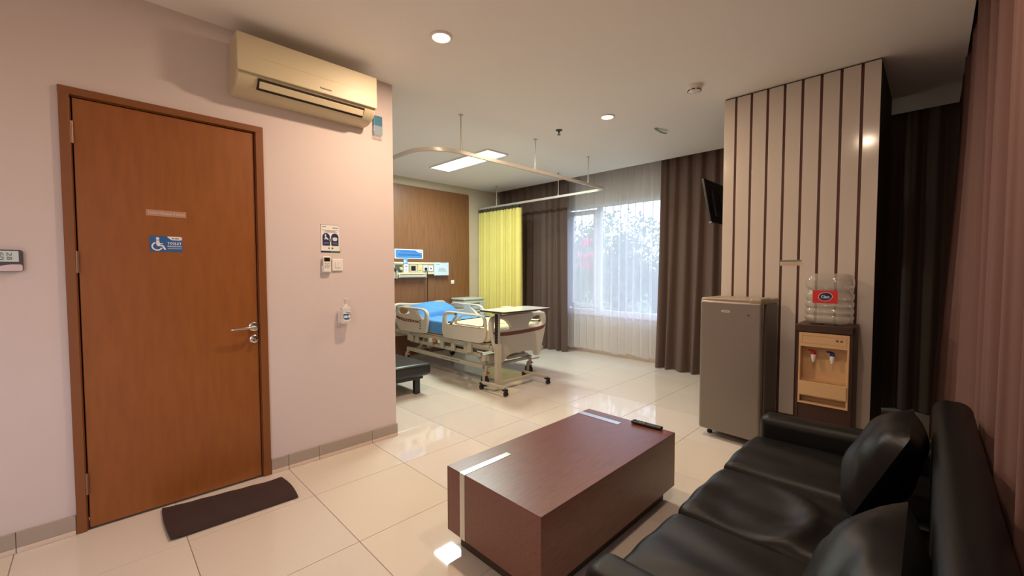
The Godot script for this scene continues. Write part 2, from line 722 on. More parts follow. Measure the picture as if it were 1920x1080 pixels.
# ------------------------------------------------------------------- room
func room() -> void:
	var T := 0.16
	# floor: a grout bed with every tile laid on it
	var fb := mb()
	fb.box(Vector3((XB - T + XC) / 2, -0.06, (ZL - T + ZR + T) / 2), Vector3(XC - XB + T, 0.115, ZR - ZL + 2 * T))
	fb.box(Vector3((XC + XW + T) / 2, -0.06, (ZH - T + ZR + T) / 2), Vector3(XW + T - XC, 0.115, ZR - ZH + 2 * T))
	var fl := struct("floor", fb, M.grout)
	var shared := {}
	for i in range(-5, 10):
		for j in range(-6, 6):
			var x0 := 0.285 + 0.6 * i; var x1 := x0 + 0.6
			var z0 := -2.56 + 0.6 * j; var z1 := z0 + 0.6
			x0 = maxf(x0, XB); x1 = minf(x1, XW); z0 = maxf(z0, ZH); z1 = minf(z1, ZR)
			if z1 <= ZL + 0.02:
				x0 = maxf(x0, XC)
			elif z0 < ZL and x1 <= XC + 0.02:
				z0 = ZL
			if x1 - x0 < 0.03 or z1 - z0 < 0.03:
				continue
			var w := x1 - x0 - 0.003; var d := z1 - z0 - 0.003
			var key := "%.3f %.3f" % [w, d]
			if not shared.has(key):
				var m := mb()
				m.rbox(Vector3(0, -0.004, 0), Vector3(w, 0.008, d), 0.0012, 1, 1)
				shared[key] = m.mesh()
			var o := MeshInstance3D.new()
			o.name = "tile"
			o.mesh = shared[key]
			o.material_override = M["floor_tile_%d" % ((i * 7 + j * 3 + 100) % 3)]
			o.position = Vector3((x0 + x1) / 2, 0, (z0 + z1) / 2)
			fl.add_child(o, true)
	# ceiling with the curtain pockets beyond its edges
	var cb := mb()
	cb.box(Vector3((XB - T + 5.36) / 2, H + 0.06, (ZL + 0.13) / 2), Vector3(5.36 - XB + T, 0.12, 0.13 - ZL))
	cb.box(Vector3((XC + 5.36) / 2, H + 0.06, (ZH - T + ZL) / 2), Vector3(5.36 - XC, 0.12, ZL - ZH + T))
	struct("ceiling", cb, M.ceiling_paint)
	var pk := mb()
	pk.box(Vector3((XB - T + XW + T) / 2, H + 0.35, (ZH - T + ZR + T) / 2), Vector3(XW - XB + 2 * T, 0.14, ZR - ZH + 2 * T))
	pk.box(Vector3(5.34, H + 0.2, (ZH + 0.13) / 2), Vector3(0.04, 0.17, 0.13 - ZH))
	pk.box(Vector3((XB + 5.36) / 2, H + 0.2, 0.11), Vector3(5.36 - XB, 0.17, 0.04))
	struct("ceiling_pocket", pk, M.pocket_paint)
	# left wall with the door opening
	var ox0 := -0.108; var ox1 := 0.779; var oy := 2.25
	var wl := mb()
	wl.box(Vector3((XB - T + ox0) / 2, H / 2, ZL - T / 2), Vector3(ox0 - XB + T, H, T))
	wl.box(Vector3((ox1 + XC) / 2, H / 2, ZL - T / 2), Vector3(XC - ox1, H, T))
	wl.box(Vector3((ox0 + ox1) / 2, (oy + H) / 2, ZL - T / 2), Vector3(ox1 - ox0, H - oy, T))
	struct("wall_left", wl, M.wall_paint)
	var wr := mb()
	wr.box(Vector3(XC - T / 2, H / 2, (ZH + ZL - T) / 2), Vector3(T, H, ZL - T - ZH))
	struct("wall_return", wr, M.wall_paint)
	var hw := mb()
	hw.box(Vector3((XC - T + XW + T) / 2, (H + 0.3) / 2, ZH - T / 2), Vector3(XW - XC + 2 * T, H + 0.3, T))
	struct("wall_head", hw, M.head_wall_paint)
	# window wall
	var wz0 := -4.45; var wz1 := -2.2; var wy0 := 0.64; var wy1 := 2.42
	var ww := mb()
	ww.box(Vector3(XW + T / 2, (H + 0.3) / 2, (ZH + wz0) / 2), Vector3(T, H + 0.3, wz0 - ZH))
	ww.box(Vector3(XW + T / 2, (H + 0.3) / 2, (wz1 + ZR) / 2), Vector3(T, H + 0.3, ZR - wz1))
	ww.box(Vector3(XW + T / 2, wy0 / 2, (wz0 + wz1) / 2), Vector3(T, wy0, wz1 - wz0))
	ww.box(Vector3(XW + T / 2, (wy1 + H + 0.3) / 2, (wz0 + wz1) / 2), Vector3(T, H + 0.3 - wy1, wz1 - wz0))
	struct("wall_window", ww, M.head_wall_paint)
	var wf := mb()
	var fx := XW + 0.05
	for y in [wy0 + 0.03, wy1 - 0.03]:
		wf.rbox(Vector3(fx, y, (wz0 + wz1) / 2), Vector3(0.08, 0.06, wz1 - wz0), 0.006)
	for z in [wz0 + 0.03, -3.80, wz1 - 0.03]:
		wf.rbox(Vector3(fx, (wy0 + wy1) / 2, z), Vector3(0.08, wy1 - wy0 - 0.12, 0.06), 0.006)
	var win := struct("window_1", wf, M.window_frame_white)
	var sash := mb()
	for y in [0.765, 2.295]:
		sash.rbox(Vector3(fx - 0.02, y, -4.105), Vector3(0.05, 0.07, 0.55), 0.006)
	for z in [-4.345, -3.865]:
		sash.rbox(Vector3(fx - 0.02, 1.53, z), Vector3(0.05, 1.46, 0.07), 0.006)
	part("sash", sash, M.window_frame_white, win)
	for q in [[-4.105, 0.42, 1.53, 1.46], [-3.0, 1.54, 1.53, 1.66]]:
		var pn := mb()
		pn.box(Vector3(fx, q[2], q[0]), Vector3(0.006, q[3], q[1]))
		part("pane", pn, M.window_glass, win)
	var sl := mb()
	sl.rbox(Vector3(XW - 0.01, wy0 - 0.012, (wz0 + wz1) / 2), Vector3(0.08, 0.03, wz1 - wz0 + 0.06), 0.006)
	part("window_sill", sl, M.window_frame_white, win)
	# right wall and rear wall with the second window beside the camera
	var rz := ZR + T / 2
	var rx0 := -2.3; var rx1 := -0.6
	var rw := mb()
	rw.box(Vector3((XB - T + rx0) / 2, (H + 0.3) / 2, rz), Vector3(rx0 - XB + T, H + 0.3, T))
	rw.box(Vector3((rx1 + XW) / 2, (H + 0.3) / 2, rz), Vector3(XW - rx1, H + 0.3, T))
	rw.box(Vector3((rx0 + rx1) / 2, 0.32, rz), Vector3(rx1 - rx0, 0.64, T))
	rw.box(Vector3((rx0 + rx1) / 2, (2.42 + H + 0.3) / 2, rz), Vector3(rx1 - rx0, H + 0.3 - 2.42, T))
	struct("wall_right", rw, M.head_wall_paint)
	var w2 := mb()
	for y in [0.67, 2.39]:
		w2.rbox(Vector3((rx0 + rx1) / 2, y, ZR + 0.05), Vector3(rx1 - rx0, 0.06, 0.08), 0.006)
	for x in [rx0 + 0.03, -1.4, rx1 - 0.03]:
		w2.rbox(Vector3(x, 1.53, ZR + 0.05), Vector3(0.06, 1.66, 0.08), 0.006)
	var win2 := struct("window_2", w2, M.window_frame_white)
	for q in [[-1.835, 0.81], [-1.015, 0.71]]:
		var pn := mb()
		pn.box(Vector3(q[0], 1.53, ZR + 0.05), Vector3(q[1], 1.66, 0.006))
		part("pane", pn, M.window_glass, win2)
	var rb := mb()
	rb.box(Vector3(XB - T / 2, (H + 0.3) / 2, (ZL + ZR) / 2), Vector3(T, H + 0.3, ZR - ZL))
	struct("wall_rear", rb, M.wall_paint)
	# skirting tiles
	var bl := mb()
	bl.box(Vector3((XB + ox0) / 2, 0.045, ZL + 0.003), Vector3(ox0 - XB, 0.09, 0.006))
	bl.box(Vector3((ox1 + XC) / 2, 0.045, ZL + 0.003), Vector3(XC - ox1, 0.09, 0.006))
	var bs := struct("baseboard_left", bl, M.grout)
	for q in [[-0.908, -0.308], [-1.508, -0.908], [-0.308, -0.11], [0.781, 0.885], [0.885, 1.085], [1.085, 1.483], [1.483, XC + 0.008]]:
		var m := mb()
		m.rbox(Vector3((q[0] + q[1]) / 2, 0.062, ZL + 0.006), Vector3(q[1] - q[0] - 0.002, 0.075, 0.012), 0.002)
		part("skirting_tile", m, M.skirting, bs)
		var m2 := mb()
		m2.rbox(Vector3((q[0] + q[1]) / 2, 0.012, ZL + 0.008), Vector3(q[1] - q[0] - 0.002, 0.024, 0.016), 0.003)
		part("skirting_lip", m2, M.skirting_lip, bs)
	var br := mb()
	br.rbox(Vector3(XC + 0.006, 0.05, (ZH + ZL) / 2), Vector3(0.012, 0.1, ZL - ZH), 0.002)
	struct("baseboard_return", br, M.skirting)
	var bw := mb()
	bw.rbox(Vector3(XW - 0.006, 0.05, (ZH + ZR) / 2), Vector3(0.012, 0.1, ZR - ZH), 0.002)
	struct("baseboard_window", bw, M.skirting_lip)
	# door
	var dr := mb()
	dr.rbox(Vector3(-0.089, 1.125, -3.105), Vector3(0.038, 2.25, 0.16), 0.004)
	dr.rbox(Vector3(0.757, 1.125, -3.105), Vector3(0.044, 2.25, 0.16), 0.004)
	dr.rbox(Vector3(0.3345, 2.231, -3.1045), Vector3(0.887, 0.038, 0.162), 0.004)
	dr.box(Vector3(-0.072, 1.1, -3.11), Vector3(0.012, 2.2, 0.13))
	dr.box(Vector3(0.7375, 1.1, -3.11), Vector3(0.012, 2.2, 0.13))
	dr.box(Vector3(0.33, 2.215, -3.11), Vector3(0.83, 0.014, 0.13))
	var door := struct("door_1", dr, M.door_frame_wood)
	var lf := mb()
	lf.rbox(Vector3(0.333, 1.106, -3.062), Vector3(0.788, 2.196, 0.038), 0.003)
	var bk := mb()
	bk.box(Vector3(0.3355, 1.12, -3.17), Vector3(0.84, 2.2, 0.04))
	part("door_backing", bk, M.door_frame_wood, door)
	part("door_leaf", lf, M.door_wood, door)
	for y in [2.03, 1.385, 0.245]:
		var hg := mb()
		hg.lathe(Vector3(-0.066, y - 0.055, -3.034), [Vector2(0, 0), Vector2(0.008, 0), Vector2(0.008, 0.11), Vector2(0, 0.11)], 10)
		hg.box(Vector3(-0.072, y, -3.036), Vector3(0.018, 0.1, 0.004))
		part("hinge", hg, M.hinge_metal, door)
	var hd := mb()
	hd.at(tf(Basis(Vector3.RIGHT, PI / 2), Vector3(0.703, 0.985, -3.043)))
	hd.lathe(Vector3.ZERO, [Vector2(0, 0), Vector2(0.029, 0), Vector2(0.029, 0.006), Vector2(0.024, 0.009), Vector2(0.010, 0.010), Vector2(0.010, 0.05), Vector2(0, 0.05)], 24)
	hd.at(Transform3D())
	hd.tube([Vector3(0.703, 0.985, -2.996), Vector3(0.690, 0.985, -2.990), Vector3(0.64, 0.983, -2.988), Vector3(0.585, 0.979, -2.990), Vector3(0.574, 0.978, -2.998)], [0.0095, 0.0095, 0.008, 0.0075, 0.007], 10)
	part("handle", hd, M.chrome, door)
	var lk := mb()
	lk.at(tf(Basis(Vector3.RIGHT, PI / 2), Vector3(0.703, 0.905, -3.043)))
	lk.lathe(Vector3.ZERO, [Vector2(0, 0), Vector2(0.026, 0), Vector2(0.026, 0.006), Vector2(0.022, 0.009), Vector2(0.011, 0.010), Vector2(0.011, 0.016), Vector2(0, 0.016)], 24)
	lk.at(tf(Basis(Vector3(0, 0, 1), -0.8), Vector3(0.703, 0.905, -3.016)))
	lk.rbox(Vector3.ZERO, Vector3(0.03, 0.009, 0.016), 0.003)
	part("lock", lk, M.chrome, door)
	# square column with panelled front
	var cx0 := 3.875; var cx1 := 4.88; var cz0 := -1.29; var cz1 := -0.28
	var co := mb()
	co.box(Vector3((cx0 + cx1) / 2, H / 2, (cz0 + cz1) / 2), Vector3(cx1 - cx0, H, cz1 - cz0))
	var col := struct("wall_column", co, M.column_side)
	var gz := []
	for k in 8:
		gz.append(-1.198 + 0.117 * k)
	var edges := [cz0] + gz + [cz1]
	for k in 9:
		var a: float = edges[k] + (0.0088 if k > 0 else 0.0)
		var b: float = edges[k + 1] - (0.0088 if k < 8 else 0.0)
		var m := mb()
		m.rbox(Vector3(3.8675, 0.2 + (H - 0.012 - 0.2) / 2, (a + b) / 2), Vector3(0.017, H - 0.012 - 0.2, b - a), 0.0015)
		part("panel", m, M.column_panel, col)
	for k in 8:
		var m := mb()
		m.box(Vector3(3.8685, 0.2 + (H - 0.035 - 0.2) / 2, gz[k]), Vector3(0.013, H - 0.035 - 0.2, 0.0175))
		part("groove_strip", m, M.column_groove, col)
	var pl := mb()
	pl.rbox(Vector3(3.868, 0.099, (cz0 + cz1) / 2), Vector3(0.022, 0.198, cz1 - cz0), 0.003)
	part("plinth", pl, M.dispenser_wood, col)

# --------------------------------------------------------- ceiling things
func downlight(x: float, z: float, label: String, share := 1.0) -> void:
	var o := thing("downlight", label, "downlight", Vector3(x, H, z), "round recessed downlights")
	var r := mb()
	r.lathe(o.position, [Vector2(0.052, -0.004), Vector2(0.056, -0.012), Vector2(0.064, -0.010), Vector2(0.070, -0.003), Vector2(0.070, 0.0)], 32)
	part("trim_ring", r, M.white_plastic, o)
	var d := mb()
	d.lathe(o.position, [Vector2(0, -0.007), Vector2(0.054, -0.006)], 32)
	part("lamp_lens", d, M.downlight_glow, o)
	var l := AreaLight3D.new()
	l.name = "lamp_light"
	l.light_color = WARM
	l.light_energy = DOWNLIGHT * share
	l.area_size = Vector2(0.095, 0.095)
	l.area_range = 14.0
	l.shadow_enabled = true
	l.rotation_degrees = Vector3(-90, 0, 0)
	l.position = Vector3(0, -0.016, 0)
	o.add_child(l)

func ceiling_things() -> void:
	downlight(1.57, -2.2, "lit round downlight in the ceiling nearest the air conditioner")
	downlight(3.48, -2.21, "lit round downlight in the ceiling between sprinkler head and smoke detector")
	downlight(1.57, -0.55, "lit round downlight in the ceiling above the black sofa", 0.48)
	downlight(-1.7, -0.4, "lit round downlight in the ceiling behind the camera")
	var o := thing("ceiling_light", "glowing rectangular ceiling panel light above the hospital bed", "ceiling light", Vector3(3.53, H, -4.4))
	var f := mb()
	for q in [[-0.165, 0.0, 0.014, 1.24], [0.165, 0.0, 0.014, 1.24]]:
		f.rbox(o.position + Vector3(q[0], -0.01, 0), Vector3(q[2], 0.02, q[3]), 0.003)
	for z in [-0.613, 0.613]:
		f.rbox(o.position + Vector3(0, -0.01, z), Vector3(0.32, 0.02, 0.014), 0.003)
	part("frame", f, M.white_plastic, o)
	var d := mb()
	d.box(o.position + Vector3(0, -0.008, 0), Vector3(0.318, 0.006, 1.212))
	part("lamp_diffuser", d, M.troffer_glow, o)
	var l := AreaLight3D.new()
	l.name = "lamp_light"
	l.light_color = COOL
	l.light_energy = TROFFER
	l.area_size = Vector2(0.31, 1.2)
	l.shadow_enabled = true
	l.rotation_degrees = Vector3(-90, 0, 0)
	l.position = Vector3(0, -0.03, 0)
	o.add_child(l)
	# smoke detector
	var s := thing("smoke_detector", "white round smoke detector on the ceiling in front of the column", "smoke detector", Vector3(3.4, H, -1.365))
	var b := mb()
	b.lathe(s.position, [Vector2(0, -0.05), Vector2(0.034, -0.05), Vector2(0.045, -0.044), Vector2(0.05, -0.034), Vector2(0.05, -0.02), Vector2(0.058, -0.016), Vector2(0.06, 0.0)], 28)
	part("housing", b, M.white_plastic, s)
	for k in 8:
		var sl := mb()
		sl.at(tf(Basis(Vector3.UP, TAU * k / 8 + 0.2), s.position))
		sl.box(Vector3(0.0478, -0.040, 0), Vector3(0.006, 0.006, 0.026))
		part("vent_slot", sl, M.black_plastic, s)
	# sprinkler
	var sp := thing("sprinkler_head", "small dark metal sprinkler head hanging from the ceiling", "sprinkler", Vector3(3.457, H, -2.777))
	var e := mb()
	e.lathe(sp.position, [Vector2(0.0, -0.006), Vector2(0.034, -0.005), Vector2(0.036, 0)], 20)
	part("escutcheon", e, M.unit_dark, sp)
	var hd := mb()
	hd.lathe(sp.position, [Vector2(0, -0.05), Vector2(0.018, -0.049), Vector2(0.018, -0.045), Vector2(0.004, -0.044), Vector2(0.008, -0.025), Vector2(0.012, -0.02), Vector2(0.012, -0.005)], 14)
	part("deflector", hd, M.unit_dark, sp)
	# strip hanging off the ceiling
	var tp := mb()
	var rows := []
	for k in 9:
		var t := k / 8.0
		var p := Vector3(lerpf(4.10, 4.29, t), H - 0.004 - 0.022 * sin(t * 2.2), lerpf(-2.04, -2.0, t))
		rows.append([p + Vector3(-0.004, 0, 0.012), p, p + Vector3(0.004, -0.004, -0.012)])
	tp.grid(rows)
	top("tape_strip", tp, M.tape_grey, Vector3(4.2, H, -2.02), "grey green strip of tape peeling from the ceiling", "tape")
	# curtain track on hanger rods
	var tr := thing("curtain_track", "pale metal ceiling curtain track hung on thin rods round the bed", "curtain track", Vector3(3.5, 2.45, -3.15))
	var path := [Vector3(2.10, 2.45, -5.785), Vector3(2.10, 2.45, -5.0), Vector3(2.10, 2.45, -4.2), Vector3(2.10, 2.45, -3.52)]
	for k in range(1, 8):
		var a := PI / 2 * k / 8
		path.append(Vector3(2.45 - 0.35 * cos(a), 2.45, -3.5 + 0.35 * sin(a)))
	path += [Vector3(2.48, 2.45, -3.15), Vector3(3.2, 2.45, -3.15), Vector3(4.0, 2.45, -3.15), Vector3(4.80, 2.45, -3.15)]
	for k in range(1, 6):
		var a := PI / 2 * k / 6
		path.append(Vector3(4.80 + 0.15 * sin(a), 2.45, -3.30 + 0.15 * cos(a)))
	path += [Vector3(4.95, 2.45, -3.32), Vector3(4.95, 2.45, -4.2), Vector3(4.95, 2.45, -5.0), Vector3(4.95, 2.45, -5.785)]
	var tm := mb()
	var trows := []
	for i in path.size():
		var t: Vector3 = (path[mini(i + 1, path.size() - 1)] - path[maxi(i - 1, 0)]).normalized()
		var sd := t.cross(Vector3.UP).normalized()
		var row := []
		for q in [[-0.012, -0.016], [0.012, -0.016], [0.0121, -0.0159], [0.012, 0.016], [0.0119, 0.0161], [-0.012, 0.016], [-0.0121, 0.0159], [-0.0121, -0.0159]]:
			row.append(path[i] - sd * q[0] + Vector3.UP * q[1])
		trows.append(row)
	tm.grid(trows, true)
	part("track", tm, M.galvanised_track, tr)
	for p in [Vector3(2.465, 0, -3.152), Vector3(3.506, 0, -3.15), Vector3(4.52, 0, -3.15), Vector3(4.945, 0, -3.98), Vector3(4.948, 0, -5.343), Vector3(2.10, 0, -4.6)]:
		var rd := mb()
		rd.lathe(Vector3(p.x, 0, p.z), [Vector2(0.006, 2.465), Vector2(0.006, H - 0.006), Vector2(0.022, H - 0.005), Vector2(0.022, H)], 10)
		rd.lathe(Vector3(p.x, 0, p.z), [Vector2(0, 2.462), Vector2(0.010, 2.464), Vector2(0.010, 2.492), Vector2(0.006, 2.494)], 10)
		part("hanger_rod", rd, M.galvanised_track, tr)

# ------------------------------------------------------ window and curtains
# a hanging cloth along the plan polyline a..b; folds given by a callable(t, v) -> (along, out)
func cloth(pts: Array, y0: float, y1: float, rows: int, fold: Callable, hem = null) -> MB:
	var m := mb()
	var g := []
	for i in rows + 1:
		var v := float(i) / rows       # 0 at the top
		var row := []
		for j in pts.size():
			var t := float(j) / (pts.size() - 1)
			var a: Vector2 = pts[j]
			var e: Vector2 = (pts[mini(j + 1, pts.size() - 1)] - pts[maxi(j - 1, 0)]).normalized()
			var nn := Vector2(-e.y, e.x)
			var f: Vector2 = fold.call(t, v)
			var p := a + e * f.x + nn * f.y
			var yb: float = y0 + (hem.call(t) if hem != null else 0.0)
			row.append(Vector3(p.x, lerpf(y1, yb, v), p.y))
		g.append(row)
	m.grid(g)
	return m

func line2(a: Vector2, b: Vector2, k: int) -> Array:
	var o := []
	for i in k + 1: o.append(a.lerp(b, float(i) / k))
	return o

func window_and_curtains() -> void:
	# sheer
	var f1 := func(t: float, v: float) -> Vector2:
		var ph := t * TAU * 19.0 + 0.9 * sin(t * 11.0) + 0.5 * sin(t * 23.0 + 1.0)
		return Vector2(0.018 * sin(ph * 2.0 + 0.6), (0.022 + 0.018 * v) * sin(ph) + 0.012 * sin(t * 31.0 + v * 1.2))
	var hem := func(t: float) -> float: return 0.018 * sin(t * TAU * 19.0 + 0.9 * sin(t * 11.0) + 0.8) + 0.012 * sin(t * 37.0)
	var sh := cloth(line2(Vector2(5.60, -4.55), Vector2(5.60, -2.0), 380), 0.085, 3.05, 14, f1, hem)
	top("sheer_curtain", sh, M.sheer_curtain, Vector3(5.6, 0, -3.4), "white see-through sheer curtain hanging in front of the window", "curtain")
	# dark curtains either side of the window and behind the column
	var f2 := func(t: float, v: float) -> Vector2:
		var ph := t * TAU * 9.5 + 1.0 * sin(t * 7.0)
		return Vector2(0.018 * sin(ph * 0.5 + 1.0) * v, (0.022 + 0.022 * v) * sin(ph) + 0.010 * sin(ph * 2.3 + 1.0) * (1.0 - 0.5 * v) + 0.015 * v * sin(t * 5.0))
	var c1 := cloth(line2(Vector2(5.43, -5.76), Vector2(5.43, -4.19), 220), 0.012, 3.05, 16, f2)
	top("dark_curtain", c1, M.dark_curtain, Vector3(5.43, 0, -5.0), "dark brown pleated curtain left of the window, behind the yellow curtain", "curtain", "dark brown window curtains")
	var f3 := func(t: float, v: float) -> Vector2:
		var ph := t * TAU * 8.6 + 0.8 * sin(t * 9.0) + 0.4
		return Vector2(-0.05 * (1.0 - t) * v * v + 0.02 * sin(ph * 0.5) * v, (0.020 + 0.030 * v) * sin(ph) + 0.009 * sin(ph * 2.1 + 0.5) * (1.0 - 0.6 * v))
	var c2 := cloth(line2(Vector2(5.43, -2.60), Vector2(5.43, -1.25), 220), 0.012, 3.05, 16, f3)
	top("dark_curtain", c2, M.dark_curtain, Vector3(5.43, 0, -2.0), "dark brown pleated curtain right of the window, beside the striped column", "curtain", "dark brown window curtains")
	var f4 := func(t: float, v: float) -> Vector2:
		var ph := t * TAU * 8.0 + 0.8 * sin(t * 8.0)
		return Vector2(0.0, (0.02 + 0.02 * v) * sin(ph) + 0.008 * sin(ph * 2.2))
	var c3 := cloth(line2(Vector2(5.43, -1.2), Vector2(5.43, 0.14), 180), 0.012, 3.05, 12, f4)
	top("dark_curtain", c3, M.dark_curtain, Vector3(5.43, 0, -0.5), "dark curtain in the shadowed recess between column and sofa end curtain", "curtain", "dark brown window curtains")
	# brown curtain along the right wall behind the sofa: crests and hollows of its folds (x, z)
	var kn := [Vector2(0.9, 0.20), Vector2(1.02, 0.185), Vector2(1.10, 0.305), Vector2(1.22, 0.18), Vector2(1.31, 0.305), Vector2(1.43, 0.172), Vector2(1.53, 0.305), Vector2(1.63, 0.168), Vector2(1.78, 0.305), Vector2(1.95, 0.160), Vector2(2.03, 0.305), Vector2(2.14, 0.160), Vector2(2.28, 0.305), Vector2(2.52, 0.158), Vector2(2.68, 0.305), Vector2(2.86, 0.160), Vector2(3.1, 0.305), Vector2(3.40, 0.158), Vector2(3.6, 0.305), Vector2(3.85, 0.162), Vector2(4.05, 0.305), Vector2(4.3, 0.168), Vector2(4.45, 0.20), Vector2(4.62, 0.172), Vector2(4.72, 0.21)]
	var cv := Curve2D.new()
	for i in kn.size():
		var d: Vector2 = (kn[mini(i + 1, kn.size() - 1)] - kn[maxi(i - 1, 0)]) * 0.2
		cv.add_point(kn[i], -d, d)
	var pts := []
	for k in 601:
		pts.append(cv.sample_baked(cv.get_baked_length() * k / 600.0, true))
	var f5 := func(t: float, v: float) -> Vector2:
		var far := smoothstep(0.55, 1.0, t)
		return Vector2(0.0, -0.045 * far - 0.10 * far * smoothstep(0.1, 1.0, v) + 0.007 * sin(t * 330.0 + v * 1.5) + 0.004 * sin(t * 150.0 + 1.0))
	var c4 := cloth(pts, 0.012, 3.0, 20, f5)
	top("brown_curtain", c4, M.brown_curtain, Vector3(2.6, 0, 0.19), "reddish brown floor length curtain behind the black sofa at the right edge", "curtain")
	# yellow bed curtain
	var yo := thing("bed_curtain", "yellow pleated privacy curtain hanging from the track beside the bed", "curtain", Vector3(4.95, 2.43, -5.28))
	var f6 := func(t: float, v: float) -> Vector2:
		var ph := t * TAU * 13.0 + 1.2 * sin(t * 9.0)
		return Vector2(0.0, (0.036 + 0.014 * v) * sin(ph) + 0.010 * sin(ph * 2.4 + 1.0))
	var yc := cloth(line2(Vector2(4.95, -5.80), Vector2(4.95, -4.75), 200), 0.34, 2.375, 12, f6)
	part("cloth", yc, M.yellow_curtain, yo)
	var yn := cloth(line2(Vector2(4.95, -5.80), Vector2(4.95, -4.80), 200), 2.375, 2.432, 2, f6)
	part("net_header", yn, M.grey_net, yo)
	for k in 12:
		var hk := mb()
		var z := -5.78 + k * 0.0875
		hk.tube([Vector3(4.95, 2.436, z), Vector3(4.957, 2.42, z), Vector3(4.95, 2.40, z)], 0.004, 6)
		part("hook", hk, M.galvanised_track, yo)

# ---------------------------------------------------------------- outdoors
func outdoors() -> void:
	var g := mb()
	g.box(Vector3(20, -0.6, -5), Vector3(28, 0.2, 40))
	var lawn := top("lawn", g, M.lawn, Vector3(20, -0.6, -5), "pale green ground outside beyond the window", "ground")
	lawn.set_meta("kind", "structure")
	var spots := [[9.5, -5.6, 3.4, 1.5, "leafy tree outside the window, behind the right pane"], [11.5, -8.6, 3.6, 1.5, "leafy tree outside the window, behind the left casement"], [10.5, -4.0, 2.2, 1.2, "low bushy tree outside near the right window edge"]]
	var leaf := QuadMesh.new()
	leaf.size = Vector2(0.07, 0.04)
	leaf.material = M.leaf_green
	var rng := RandomNumberGenerator.new()
	rng.seed = 77
	for s in spots:
		var o := thing("tree", s[4], "tree", Vector3(s[0], -0.5, s[1]))
		var tk := mb()
		tk.tube([o.position, o.position + Vector3(0.05, 0.8, 0.03), o.position + Vector3(-0.03, 1.7, 0.05), o.position + Vector3(0.02, s[2] - 0.6, 0)], [0.12, 0.10, 0.07, 0.03], 8)
		for k in 6:
			var a := rng.randf() * TAU
			var y0 := lerpf(0.9, 2.0, k / 5.0)
			tk.tube([o.position + Vector3(0, y0, 0), o.position + Vector3(cos(a) * 0.5, y0 + 0.4, sin(a) * 0.5), o.position + Vector3(cos(a) * 0.95, y0 + 0.65, sin(a) * 0.95)], [0.04, 0.025, 0.01], 6)
		part("trunk", tk, M.bark, o)
		var mm := MultiMesh.new()
		mm.transform_format = MultiMesh.TRANSFORM_3D
		mm.mesh = leaf
		mm.instance_count = 7000
		for k in 7000:
			var d := Vector3(rng.randfn(), rng.randfn(), rng.randfn()).normalized() * pow(rng.randf(), 0.45)
			var p := Vector3(d.x * s[3], s[2] * 0.55 + d.y * s[2] * 0.45, d.z * s[3])
			if sin(p.x * 4.1 + 1.0) * sin(p.y * 4.7) * sin(p.z * 4.3 + 2.0) > 0.12:
				p *= 0.6
				p.y += s[2] * 0.2
			var b := Basis(Vector3(rng.randfn(), rng.randfn(), rng.randfn()).normalized(), rng.randf() * TAU).scaled(Vector3.ONE * rng.randf_range(0.7, 1.6))
			mm.set_instance_transform(k, Transform3D(b, p))
		var mi := MultiMeshInstance3D.new()
		mi.name = "foliage"
		mi.multimesh = mm
		mi.set_meta("kind", "stuff")
		o.add_child(mi)
	var bl := QuadMesh.new()
	bl.size = Vector2(0.07, 0.06)
	bl.material = M.blossom_pink
	for q in [[8.2, 1.995, -5.70], [8.2, 1.66, -5.74], [8.2, 1.458, -5.69]]:
		var mm := MultiMesh.new()
		mm.transform_format = MultiMesh.TRANSFORM_3D
		mm.mesh = bl
		mm.instance_count = 90
		for k in 90:
			var p := Vector3(rng.randfn() * 0.05, rng.randfn() * 0.035, rng.randfn() * 0.09)
			mm.set_instance_transform(k, Transform3D(Basis(Vector3(rng.randfn(), rng.randfn(), rng.randfn()).normalized(), rng.randf() * TAU), p))
		var mi := MultiMeshInstance3D.new()
		mi.name = numbered("pink_blossom")
		mi.multimesh = mm
		mi.position = Vector3(q[0], q[1], q[2])
		add_child(mi)
		mi.set_meta("kind", "stuff")
		meta(mi, ["topmost pink blur of flowers seen through the left window pane", "middle pink blur of flowers seen through the left window pane", "lowest pink blur of flowers seen through the left window pane"][[1.995, 1.66, 1.458].find(q[1])], "flowers")

# -------------------------------------------------------- left wall things
func bars(called: String, rows: Array, at: Vector3, b: Basis, mt: Material, parent: Node) -> void:   # lines of print too small to read: [x, y, w, h]
	var m := mb()
	m.at(tf(b, at))
	for r in rows:
		m.box(Vector3(r[0], r[1], 0), Vector3(r[2], r[3], 0.0006))
	part(called, m, mt, parent)

